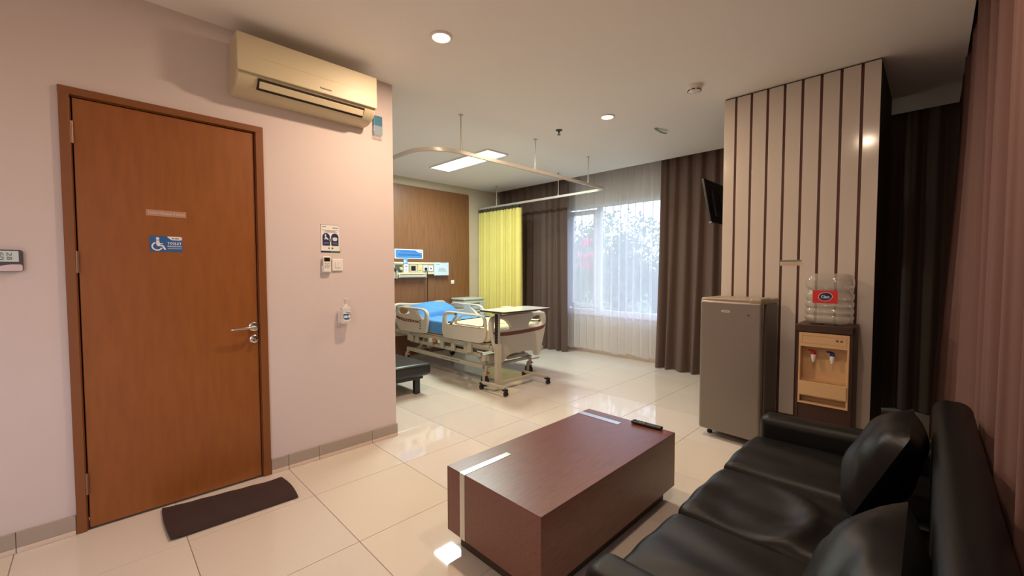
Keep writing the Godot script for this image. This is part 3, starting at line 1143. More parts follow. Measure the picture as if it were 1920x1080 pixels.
func left_wall_things() -> void:
	var zf := -3.043   # front of the door leaf
	# air conditioner
	var ac := thing("air_conditioner", "cream wall mounted split air conditioner above and right of the door", "air conditioner", Vector3(1.03, 2.41, ZL))
	var ax0 := 0.605; var ax1 := 1.458
	var prof := [[-3.04, 2.405], [-2.96, 2.405], [-2.905, 2.425], [-2.868, 2.455], [-2.846, 2.492], [-2.836, 2.56], [-2.836, 2.69], [-2.842, 2.706], [-2.86, 2.715], [-3.04, 2.715]]
	var pp := []
	for q in prof: pp.append(Vector2(-(q[0]), q[1]))
	var body := mb()
	body.at(tf(Basis(Vector3(0, 0, -1), Vector3(0, 1, 0), Vector3(1, 0, 0)), Vector3(ax0, 0, 0)))
	body.plate(poly(pp), [], ax1 - ax0, 0.008)
	part("body", body, M.cream_plastic, ac)
	var fpn := mb()
	fpn.rbox(Vector3((ax0 + ax1) / 2, 2.602, -2.833), Vector3(ax1 - ax0 + 0.002, 0.215, 0.014), 0.006, 2)
	part("front_panel", fpn, M.cream_plastic, ac)
	var crease := mb()
	crease.box(Vector3(1.05, 2.592, -2.8258), Vector3(0.70, 0.0035, 0.001))
	part("panel_crease", crease, M.cream_plastic_dark, ac)
	var slot := mb()
	slot.at(tf(Basis(Vector3(1, 0, 0), 0.70), Vector3(1.045, 2.455, -2.8715)))
	slot.rbox(Vector3(0, 0, 0), Vector3(0.66, 0.070, 0.014), 0.002)
	part("outlet_slot", slot, M.ac_slot, ac)
	var flap := mb()
	flap.at(tf(Basis(Vector3(1, 0, 0), 0.45), Vector3(1.045, 2.449, -2.860)))
	flap.rbox(Vector3(0, 0, 0), Vector3(0.645, 0.040, 0.008), 0.003)
	part("flap", flap, M.cream_plastic, ac)
	text("lettering", "Panasonic", 0.011, Vector3(1.10, 2.525, -2.8255), FACE_Z, M.print_black, ac, true)
	# blue packet in clear wrap beside it
	var bp := thing("blue_packet", "blue packet in clear wrap stuck on the wall below the air conditioner", "packet", Vector3(1.565, 2.36, ZL))
	var b1 := mb()
	b1.rbox(Vector3(1.562, 2.45, ZL + 0.012), Vector3(0.072, 0.145, 0.022), 0.005)
	part("packet", b1, M.blue_packet, bp)
	var b2 := mb()
	b2.rbox(Vector3(1.562, 2.40, ZL + 0.015), Vector3(0.078, 0.09, 0.03), 0.004, 1, 4, func(p: Vector3) -> Vector3: return p + Vector3(0, 0, 0.004 * sin(p.x * 150.0 + p.y * 190.0)))
	part("wrap", b2, M.clear_wrap, bp)
	# thermometer at the left edge
	var th := thing("thermometer", "grey digital thermometer with LCD on the wall left of the door", "thermometer", Vector3(-0.31, 1.345, ZL))
	var t1 := mb()
	t1.at(tf(FACE_Z, Vector3(-0.31, 1.3885, ZL)))
	t1.plate(rr(0.135, 0.099, 0.01), [], 0.022, 0.003, false)
	part("case", t1, M.slate_plastic, th)
	var t2 := mb()
	t2.at(tf(FACE_Z, Vector3(-0.31, 1.3885, ZL + 0.0215)))
	t2.plate(rnd_poly([Vector2(-0.066, -0.049), Vector2(0.066, -0.049), Vector2(0.066, -0.018), Vector2(0.03, -0.018), Vector2(-0.01, -0.027), Vector2(-0.066, -0.032)], 0.008), [], 0.002, 0.0006, false)
	part("lower_cover", t2, M.lilac_plastic, th)
	var t3 := mb()
	t3.at(tf(FACE_Z, Vector3(-0.312, 1.408, ZL + 0.0222)))
	t3.plate(rr(0.115, 0.05, 0.003), [], 0.001, 0.0, false)
	part("display", t3, M.lcd, th)
	var rot := Basis(Vector3(0, 0, 1), -PI / 2)
	for q in [[-0.283, "28"], [-0.308, "60"], [-0.333, "25"]]:
		text("digits", q[1], 0.016, Vector3(q[0], 1.408, ZL + 0.0234), rot, M.lcd_digit, th, true, 0.036)
	var t4 := mb()
	t4.at(tf(FACE_Z, Vector3(-0.268, 1.353, ZL + 0.0235)))
	t4.plate(disc(0.009, 18), [], 0.0012, 0.0004, false)
	part("button", t4, M.lilac_plastic, th)
	# signs on the door
	var s1 := thing("door_sign", "thin pale strip sign stuck on the door above the blue sign", "sign", Vector3(0.29, 1.66, zf))
	var m := mb()
	m.at(tf(Basis(Vector3(0, 0, 1), -0.010), Vector3(0.2905, 1.6605, zf)))
	m.plate(rr(0.175, 0.034, 0.001), [], 0.0015, 0.0, false)
	part("strip", m, M.print_strip, s1)
	text("lettering", "Toilet Khusus Pasien", 0.0155, Vector3(0.2905, 1.6605, zf + 0.002), Basis(Vector3(0, 0, 1), -0.010), M.paper_beige, s1, true, 0.16)
	var s2 := thing("toilet_sign", "blue wheelchair toilet sign stuck on the brown door", "sign", Vector3(0.285, 1.49, zf))
	m = mb()
	m.at(tf(FACE_Z, Vector3(0.285, 1.4905, zf)))
	m.plate(rr(0.142, 0.086, 0.002), [], 0.0015, 0.0, false)
	part("plate", m, M.print_blue, s2)
	var o2 := Vector3(0.285, 1.4905, zf + 0.0016)
	m = mb()
	m.at(tf(FACE_Z, o2))
	m.plate(rnd_poly([Vector2(0.002, 0.0425), Vector2(0.070, 0.0425), Vector2(0.070, 0.022), Vector2(0.024, 0.022), Vector2(0.012, 0.032)], 0.008), [], 0.0005, 0.0, false)
	part("white_corner", m, M.print_white, s2)
	m = mb()
	m.at(tf(FACE_Z, o2))
	m.plate(disc(0.0078, 16, Vector2(-0.037, 0.029)), [], 0.0006, 0.0, false)
	# wheel ring
	var ring := PackedVector2Array()
	for k in 21:
		var a := lerpf(1.9, 1.9 + 4.0, k / 20.0)
		ring.append(Vector2(-0.040, -0.014) + Vector2(cos(a), sin(a)) * 0.0245)
	for k in 21:
		var a := lerpf(1.9 + 4.0, 1.9, k / 20.0)
		ring.append(Vector2(-0.040, -0.014) + Vector2(cos(a), sin(a)) * 0.0175)
	m.plate(ring, [], 0.0006, 0.0, false)
	m.plate(rnd_poly([Vector2(-0.044, 0.019), Vector2(-0.030, 0.019), Vector2(-0.029, 0.004), Vector2(-0.015, 0.004), Vector2(-0.015, -0.002), Vector2(-0.027, -0.002), Vector2(-0.027, -0.006), Vector2(-0.013, -0.006), Vector2(-0.001, -0.031), Vector2(-0.009, -0.034), Vector2(-0.019, -0.013), Vector2(-0.038, -0.013), Vector2(-0.043, -0.006)], 0.003), [], 0.0006, 0.0, false)
	part("wheelchair_symbol", m, M.print_white, s2)
	text("lettering", "TOILET", 0.0125, o2 + Vector3(0.036, 0.004, 0.0003), FACE_Z, M.print_white, s2, true, 0.062)
	text("lettering", "DISABILITAS", 0.0075, o2 + Vector3(0.036, -0.012, 0.0003), FACE_Z, M.print_white, s2, true, 0.062)
	bars("print_line", [[0.036, -0.0245, 0.062, 0.0018]], o2 + Vector3(0, 0, 0.0004), FACE_Z, M.print_white, s2)
	bars("print_line", [[0.030, 0.0315, 0.011, 0.006], [0.047, 0.0315, 0.017, 0.006]], o2 + Vector3(0, 0, 0.0008), FACE_Z, M.print_grey, s2)
	# poster
	var po := thing("notice_poster", "white notice with two navy arched pictures above the light switch", "poster", Vector3(1.195, 1.57, ZL))
	var pc := Vector3(1.195, 1.5685, ZL)
	m = mb()
	m.at(tf(FACE_Z, pc))
	m.plate(poly([Vector2(-0.0685, 0.099), Vector2(0.054, 0.099), Vector2(0.0685, 0.088), Vector2(0.0685, -0.099), Vector2(-0.0685, -0.099)]), [], 0.001, 0.0, false)
	part("edge", m, M.print_plum, po)
	m = mb()
	m.at(tf(FACE_Z, pc + Vector3(0, 0, 0.0008)))
	m.plate(poly([Vector2(-0.0665, 0.097), Vector2(0.053, 0.097), Vector2(0.0665, 0.087), Vector2(0.0665, -0.0885), Vector2(-0.0665, -0.0885)]), [], 0.0006, 0.0, false)
	part("sheet", m, M.print_white, po)
	for sg in [-1.0, 1.0]:
		var arch := [Vector2(-0.026, -0.046), Vector2(-0.020, -0.050), Vector2(0.026, -0.050), Vector2(0.026, 0.012)]
		for k in range(1, 10):
			var a := PI * k / 10
			arch.append(Vector2(0.026 * cos(a), 0.012 + 0.027 * sin(a)))
		arch.append(Vector2(-0.026, 0.012))
		m = mb()
		m.at(tf(FACE_Z, pc + Vector3(sg * 0.0305, 0, 0.0016)))
		m.plate(poly(arch), [], 0.0005, 0.0, false)
		part("arched_picture", m, M.print_navy, po)
		m = mb()
		m.at(tf(FACE_Z, pc + Vector3(sg * 0.0305, 0, 0.0022)))
		if sg > 0:
			m.plate(loop([Vector2(-0.016, -0.003), Vector2(-0.014, 0.008), Vector2(0.0, 0.011), Vector2(0.014, 0.008), Vector2(0.017, -0.004), Vector2(0.010, -0.014), Vector2(-0.010, -0.014)]), [], 0.0004, 0.0, false)
		else:
			m.plate(loop([Vector2(-0.010, 0.026), Vector2(0.0, 0.030), Vector2(0.0, 0.012), Vector2(0.014, 0.0), Vector2(0.012, -0.009), Vector2(0.0, -0.004), Vector2(-0.014, -0.006), Vector2(-0.008, 0.008)]), [], 0.0004, 0.0, false)
		part("picture_figure", m, M.print_paper, po)
		bars("print_line", [[sg * 0.0305, -0.029, 0.034, 0.004], [sg * 0.0305, -0.037, 0.040, 0.003]], pc + Vector3(0, 0, 0.0022), FACE_Z, M.print_grey, po)
	bars("print_line", [[-0.044, 0.083, 0.028, 0.006], [0.036, 0.078, 0.042, 0.006], [0.0, 0.060, 0.118, 0.003], [0.0, 0.052, 0.07, 0.004], [0.0, 0.045, 0.095, 0.003]], pc + Vector3(0, 0, 0.0016), FACE_Z, M.print_grey, po)
	m = mb()
	m.at(tf(FACE_Z, pc + Vector3(0, 0, 0.0016)))
	m.plate(disc(0.0065, 14, Vector2(-0.012, -0.068)), [], 0.0005, 0.0, false)
	part("emblem", m, M.print_grey, po)
	m = mb()
	m.at(tf(FACE_Z, pc + Vector3(0, 0, 0.0016)))
	m.plate(disc(0.011, 16, Vector2(-0.001, -0.010)), [], 0.0009, 0.0, false)
	part("emblem", m, M.print_grey, po)
	m = mb()
	m.at(tf(FACE_Z, pc + Vector3(0, 0, 0.0016)))
	m.plate(disc(0.0065, 14, Vector2(0.012, -0.068)), [], 0.0005, 0.0, false)
	part("emblem", m, M.print_green, po)
	m = mb()
	m.at(tf(FACE_Z, pc + Vector3(-0.033, -0.0925, 0.0012)))
	m.plate(rr(0.066, 0.011, 0.001), [], 0.0005, 0.0, false)
	part("bottom_band", m, M.print_navy, po)
	m = mb()
	m.at(tf(FACE_Z, pc + Vector3(0.033, -0.0925, 0.0012)))
	m.plate(rr(0.066, 0.011, 0.001), [], 0.0005, 0.0, false)
	part("bottom_band", m, M.print_green, po)
	# air conditioner remote in its holder
	var rm := thing("wall_remote", "small cream remote control hung on the wall left of the switch", "remote control", Vector3(1.16, 1.33, ZL))
	m = mb()
	m.rbox(Vector3(1.158, 1.386, ZL + 0.018), Vector3(0.054, 0.112, 0.02), 0.007, 2)
	part("body", m, M.white_plastic, rm)
	m = mb()
	m.rbox(Vector3(1.158, 1.352, ZL + 0.010), Vector3(0.062, 0.05, 0.02), 0.003)
	part("holder", m, M.white_plastic, rm)
	m = mb()
	m.box(Vector3(1.158, 1.419, ZL + 0.0285), Vector3(0.040, 0.027, 0.001))
	part("display", m, M.screen_dark, rm)
	for q in [[-0.012, 0.012], [0.0, 0.010], [0.012, 0.012], [-0.013, -0.004], [-0.004, -0.004], [0.005, -0.004], [0.014, -0.004], [-0.013, -0.016], [0.005, -0.016]]:
		m = mb()
		m.rbox(Vector3(1.158 + q[0], 1.378 + q[1], ZL + 0.0285), Vector3(0.006, 0.006, 0.002), 0.0008)
		part("button", m, M.print_grey, rm)
	# light switch
	var sw := thing("light_switch", "square white light switch below the notice poster", "switch", Vector3(1.24, 1.38, ZL))
	m = mb()
	m.rbox(Vector3(1.239, 1.381, ZL + 0.0055), Vector3(0.078, 0.086, 0.011), 0.005, 2)
	part("plate", m, M.white_plastic, sw)
	for k in 2:
		m = mb()
		m.rbox(Vector3(1.230 + 0.021 * k, 1.383, ZL + 0.012), Vector3(0.019, 0.043, 0.006), 0.002)
		part("rocker", m, M.white_plastic, sw)
	# sanitizer
	var sa := thing("sanitizer_bottle", "clear pump bottle of hand sanitizer hung on the wall right of the door", "bottle", Vector3(1.272, 0.955, ZL))
	var sc := Vector3(1.272, 0.957, ZL + 0.045)
	m = mb()
	m.rbox(sc + Vector3(0, 0.062, 0), Vector3(0.07, 0.124, 0.052), 0.014, 3)
	part("bottle", m, M.sanitizer_plastic, sa)
	m = mb()
	m.lathe(sc, [Vector2(0.018, 0.120), Vector2(0.017, 0.140), Vector2(0.008, 0.143), Vector2(0.006, 0.165), Vector2(0.009, 0.168), Vector2(0.009, 0.182), Vector2(0, 0.184)], 14)
	m.rbox(sc + Vector3(0.004, 0.178, 0.016), Vector3(0.014, 0.01, 0.034), 0.004)
	part("pump", m, M.white_plastic, sa)
	m = mb()
	m.at(tf(FACE_Z, sc + Vector3(0.002, 0.058, 0.0262)))
	m.plate(rr(0.054, 0.072, 0.004), [], 0.0006, 0.0, false)
	part("label", m, M.print_white, sa)
	m = mb()
	m.at(tf(FACE_Z, sc + Vector3(0.002, 0.052, 0.027)))
	m.plate(rnd_poly([Vector2(-0.026, 0.02), Vector2(0.026, 0.02), Vector2(0.026, -0.012), Vector2(0.014, -0.022), Vector2(-0.014, -0.022), Vector2(-0.026, -0.012)], 0.004), [], 0.0005, 0.0, false)
	part("label_print", m, M.print_blue, sa)
	m = mb()
	m.at(tf(FACE_Z, sc + Vector3(0.002, 0.052, 0.0276)))
	m.plate(loop([Vector2(-0.021, -0.008), Vector2(-0.021, 0.004), Vector2(-0.012, 0.009), Vector2(0.004, 0.005), Vector2(0.004, -0.008)]), [], 0.0005, 0.0, false)
	m.plate(rr(0.014, 0.026, 0.004, 3, Vector2(0.017, 0.001)), [], 0.0005, 0.0, false)
	part("label_picture", m, M.print_white, sa)
	bars("print_line", [[0.012, 0.081, 0.026, 0.004], [-0.006, 0.086, 0.014, 0.003]], sc + Vector3(0, 0, 0.0271), FACE_Z, M.print_navy, sa)
	m = mb()
	m.rbox(sc + Vector3(0, 0.05, -0.035), Vector3(0.076, 0.09, 0.02), 0.003)
	m.tube([sc + Vector3(-0.04, 0.095, -0.03), sc + Vector3(-0.04, 0.095, 0.0), sc + Vector3(-0.03, 0.095, 0.024)], 0.003, 6)
	part("bracket", m, M.white_plastic, sa)
	# doormat
	var dm := thing("doormat", "narrow dark brown doormat on the floor in front of the door", "doormat", Vector3(0.51, 0.004, -2.8))
	m = mb()
	var rows := []
	for i in 9:
		var row := []
		for j in 31:
			var u := j / 30.0; var w := i / 8.0
			var p := Vector3(lerpf(0.222, 0.806, u) + 0.012 * sin(w * PI) * (1.0 if u > 0.5 else -0.6), 0.014, lerpf(-2.617, -3.0 + 0.088 * u, w) + 0.020 * u * (1.0 - w))
			p.y += 0.0012 * sin(u * 30.0 + w * 5.0) + 0.005 * smoothstep(0.9, 1.0, u) * (0.4 + w) + 0.006 * smoothstep(0.06, 0.0, u)
			if i == 0 or i == 8 or j == 0 or j == 30: p.y -= 0.004
			row.append(p)
		rows.append(row)
	m.grid(rows)
	part("pile", m, M.mat_pile, dm)
	m = mb()
	var rows2 := []
	for row in rows:
		var r2 := []
		for p in row: r2.append(Vector3((p.x - 0.51) * 1.006 + 0.51, maxf(0.0045, p.y - 0.006), p.z))
		r2.reverse()
		rows2.append(r2)
	m.grid(rows2)
	part("backing", m, M.mat_backing, dm)

# ------------------------------------------------------------ coffee table
func coffee_table() -> void:
	var x0 := 1.172; var x1 := 2.352; var z0 := -1.622; var z1 := -1.022; var y0 := 0.087; var y1 := 0.40
	var o := thing("coffee_table", "low box shaped dark red wood coffee table with steel inlays", "coffee table", Vector3((x0 + x1) / 2, 0.004, (z0 + z1) / 2))
	var m := mb()
	m.rbox(Vector3((x0 + x1) / 2, (y0 + y1) / 2, (z0 + z1) / 2), Vector3(x1 - x0, y1 - y0, z1 - z0), 0.0025)
	part("body", m, M.table_wood, o)
	m = mb()
	m.rbox(Vector3((x0 + x1) / 2, 0.046, (z0 + z1) / 2), Vector3(x1 - x0 - 0.09, 0.083, z1 - z0 - 0.09), 0.002)
	part("plinth", m, M.table_base_dark, o)
	m = mb()
	m.box(Vector3((x0 + 1.475) / 2, y1 + 0.0008, -1.505), Vector3(1.475 - x0 + 0.002, 0.0016, 0.036))
	m.box(Vector3(x0 - 0.0004, (y0 + y1) / 2, -1.505), Vector3(0.0016, y1 - y0, 0.036))
	part("steel_inlay", m, M.brushed_steel, o)
	m = mb()
	m.box(Vector3(2.248, y1 + 0.0008, (z0 - 1.325) / 2), Vector3(0.044, 0.0016, -1.325 - z0 + 0.002))
	m.box(Vector3(2.248, (y0 + y1) / 2, z0 - 0.0004), Vector3(0.044, y1 - y0, 0.0016))
	part("steel_inlay", m, M.brushed_steel, o)
	var rc := thing("remote_control", "black remote control lying on the far end of the coffee table", "remote control", Vector3(2.338, y1 + 0.012, -1.19))
	m = mb()
	var rb := Basis(Vector3.UP, 0.05)
	m.at(tf(rb, Vector3(2.325, y1 + 0.0105, -1.185)))
	m.rbox(Vector3.ZERO, Vector3(0.040, 0.017, 0.19), 0.008, 2, 4, func(q: Vector3) -> Vector3: return Vector3(q.x * (1.0 - 0.9 * q.z), q.y, q.z))
	part("body", m, M.black_plastic, rc)
	for k in 14:
		var bm := mb()
		bm.at(tf(rb, Vector3(2.325, y1 + 0.019, -1.185)))
		bm.rbox(Vector3(-0.011 + 0.011 * (k % 3), 0.0, -0.075 + 0.019 * (k / 3)), Vector3(0.008, 0.003, 0.009), 0.001)
		part("button", bm, M.print_grey if k in [4, 6, 8, 9, 10] else M.rubber, rc)

# -------------------------------------------------------------------- sofa
func pillow(m: MB, c: Vector3, b: Basis, w: float, h: float, t: float, sd: float) -> void:   # b: x width, y height, z thickness (front)
	for side in [1.0, -1.0]:
		var rows := []
		for i in 19:
			var row := []
			for j in 19:
				var u := -1.0 + i / 9.0; var v := -1.0 + j / 9.0
				var k := pow(maxf(0.0, (1.0 - pow(absf(u), 2.6)) * (1.0 - pow(absf(v), 2.6))), 0.55)
				var pin := 1.0 - 0.07 * (u * u * (1.0 - v * v) + v * v * (1.0 - u * u)) * 1.4
				pin *= 1.0 - 0.10 * u * u * v * v
				var p := Vector3(u * w / 2 * pin, v * h / 2 * pin, side * t / 2 * k)
				p.z += side * 0.010 * k * (sin(u * 5.0 + sd) * cos(v * 4.0 + sd * 2.0) + 0.6 * sin((u + v) * 9.0 + sd))
				row.append(c + b * p)
			if side > 0: rows.append(row)
			else: rows.push_front(row)
		var rr_ := []
		for row in rows:
			var r2: Array = row.duplicate(); r2.reverse(); rr_.append(r2)
		m.grid(rr_)

func sofa() -> void:
	var o := thing("sofa", "black leather three seat sofa beside the brown curtain", "sofa", Vector3(1.84, 0.004, -0.27))
	var m := mb()
	m.rbox(Vector3(1.84, 0.19, -0.27), Vector3(1.66, 0.22, 0.74), 0.03, 2)
	part("base", m, M.black_leather, o)
	# seats
	var ends := [[1.06, 1.572], [1.572, 2.082], [2.098, 2.618]]
	for k in 3:
		var e: Array = ends[k]
		var w: float = e[1] - e[0]
		m = mb()
		var dents := func(p: Vector3) -> Vector3:
			var u := p.x / (w / 2); var v := p.z / 0.36
			var q := p
			if p.y > 0.03:
				q.y += 0.022 * (1.0 - u * u) * (1.0 - v * v)
				if k == 1:   # a wide sat-in hollow with its rim
					var d := Vector2((p.x + 0.06) / 0.22, (p.z + 0.16) / 0.19).length()
					q.y += 0.018 * exp(-pow((d - 1.0) * 7.0, 2.0)) * smoothstep(-0.25, 0.05, p.z + 0.25 * p.x) - 0.016 * smoothstep(1.0, 0.5, d)
				q.y += 0.004 * sin(p.x * 31.0 + p.z * 12.0 + k) * (1.0 - u * u) + 0.005 * exp(-pow((p.x - 0.35 * p.z + 0.06 * k) * 30.0, 2.0))
			if p.z < -0.3: q.z -= 0.012 * (1.0 - u * u)
			return q
		m.rbox(Vector3((e[0] + e[1]) / 2, 0.345, -0.305 - (0.004 if k == 2 else 0.0)), Vector3(w, 0.15, 0.75), 0.045, 3, 26, dents)
		part("seat_cushion", m, M.black_leather, o)
	# arms
	for x in [0.985, 2.69]:
		m = mb()
		m.rbox(Vector3(x, 0.30, -0.295), Vector3(0.145, 0.47, 0.74), 0.05, 4, 4, func(p: Vector3) -> Vector3: return p + Vector3(0, 0.006 * sin(p.z * 6.0), 0))
		part("arm", m, M.black_leather, o)
	# back
	m = mb()
	m.rbox(Vector3(1.84, 0.455, 0.085), Vector3(1.84, 0.58, 0.13), 0.05, 4, 10, func(p: Vector3) -> Vector3: return p + Vector3(0, 0.004 * sin(p.x * 9.0), 0.0))
	part("backrest", m, M.black_leather, o)
	for p in [Vector3(1.0, 0.045, -0.60), Vector3(2.68, 0.045, -0.60), Vector3(1.0, 0.045, 0.08), Vector3(2.68, 0.045, 0.08)]:
		m = mb()
		m.lathe(Vector3(p.x, 0, p.z), [Vector2(0, 0.004), Vector2(0.022, 0.004), Vector2(0.028, 0.09), Vector2(0, 0.09)], 12)
		part("leg", m, M.black_plastic, o)
	# loose cushions leaning on the back
	var tilt := Basis(Vector3(1, 0, 0), 0.42)
	var flip := Basis(Vector3(-1, 0, 0), Vector3(0, 1, 0), Vector3(0, 0, -1))
	m = mb()
	pillow(m, Vector3(2.17, 0.585, -0.115), tilt * flip, 0.50, 0.43, 0.19, 0.3)
	top("sofa_cushion", m, M.black_leather, Vector3(2.17, 0.40, -0.12), "black leather cushion leaning on the sofa back, nearer the far arm", "cushion", "loose cushions on the sofa")
	m = mb()
	pillow(m, Vector3(1.30, 0.55, -0.10), tilt * flip, 0.52, 0.40, 0.20, 1.7)
	top("sofa_cushion", m, M.black_leather, Vector3(1.36, 0.40, -0.12), "black leather cushion on the sofa at the bottom edge of the photo", "cushion", "loose cushions on the sofa")

# ------------------------------------------------------------------ fridge
func fridge() -> void:
	# local axes: front faces -x, width along z from 0 to 0.455, depth along x
	var o := thing("refrigerator", "small grey single door refrigerator in front of the striped column", "refrigerator", Vector3.ZERO)
	var w := 0.455
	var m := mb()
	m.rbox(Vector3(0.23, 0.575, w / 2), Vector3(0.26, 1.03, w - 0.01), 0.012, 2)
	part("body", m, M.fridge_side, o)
	m = mb()
	m.rbox(Vector3(0.085, 0.57, w / 2), Vector3(0.06, 1.0, w - 0.05), 0.006)
	part("door_seal", m, M.fridge_seal, o)
	m = mb()
	m.rbox(Vector3(0.03, 0.58, w / 2), Vector3(0.062, 1.045, w), 0.022, 4)
	part("door", m, M.fridge_paint, o)
	m = mb()
	m.rbox(Vector3(0.185, 1.103, w / 2), Vector3(0.34, 0.04, w + 0.004), 0.018, 4)
	part("top_cover", m, M.fridge_trim, o)
	m = mb()
	m.rbox(Vector3(0.022, 1.108, w / 2 - 0.02), Vector3(0.03, 0.03, w - 0.12), 0.012, 2)
	part("handle", m, M.fridge_trim, o)
	m = mb()
	m.rbox(Vector3(0.10, 1.108, w - 0.045), Vector3(0.2, 0.05, 0.095), 0.022, 4)
	part("hinge_cover", m, M.fridge_trim, o)
	for p in [Vector3(0.10, 0, 0.05), Vector3(0.10, 0, w - 0.05), Vector3(0.33, 0, 0.05), Vector3(0.33, 0, w - 0.05)]:
		m = mb()
		m.lathe(p, [Vector2(0, 0.004), Vector2(0.02, 0.004), Vector2(0.02, 0.02), Vector2(0.012, 0.022), Vector2(0.012, 0.075), Vector2(0, 0.075)], 12)
		part("foot", m, M.black_plastic, o)
	m = mb()
	m.at(tf(FACE_MX, Vector3(-0.001, 1.022, 0.20)))
	m.plate(rr(0.062, 0.016, 0.002), [], 0.0012, 0.0, false)
	part("badge", m, M.paper_beige, o)
	bars("print_line", [[0, 0, 0.045, 0.006]], Vector3(-0.0026, 1.022, 0.20), FACE_MX, M.print_grey, o)
	m = mb()
	m.at(tf(FACE_MX, Vector3(-0.001, 0.985, 0.375)))
	var heart := loop([Vector2(0, -0.040), Vector2(0.026, -0.022), Vector2(0.032, 0.004), Vector2(0.026, 0.030), Vector2(0.0, 0.034), Vector2(-0.026, 0.030), Vector2(-0.032, 0.004), Vector2(-0.026, -0.022)])
	var heart2 := PackedVector2Array()
	for p in heart: heart2.append(p * 0.92)
	m.plate(heart, [heart2], 0.0008, 0.0, false)
	m.plate(rr(0.03, 0.004, 0.001, 2, Vector2(0.008, 0.018)), [], 0.0008, 0.0, false)
	m.plate(rr(0.03, 0.003, 0.001, 2, Vector2(0.006, -0.008)), [], 0.0008, 0.0, false)
	part("sticker", m, M.print_grey, o)
	m = mb()
	m.at(tf(FACE_MX, Vector3(-0.0012, 1.002, 0.367)))
	m.plate(poly([Vector2(-0.018, 0.01), Vector2(0.014, 0.0), Vector2(-0.012, -0.008), Vector2(-0.004, 0.0)]), [], 0.0008, 0.0, false)
	part("sticker_mark", m, M.print_black, o)
	o.rotation.y = -0.075
	o.position = Vector3(3.468, 0, -1.318)

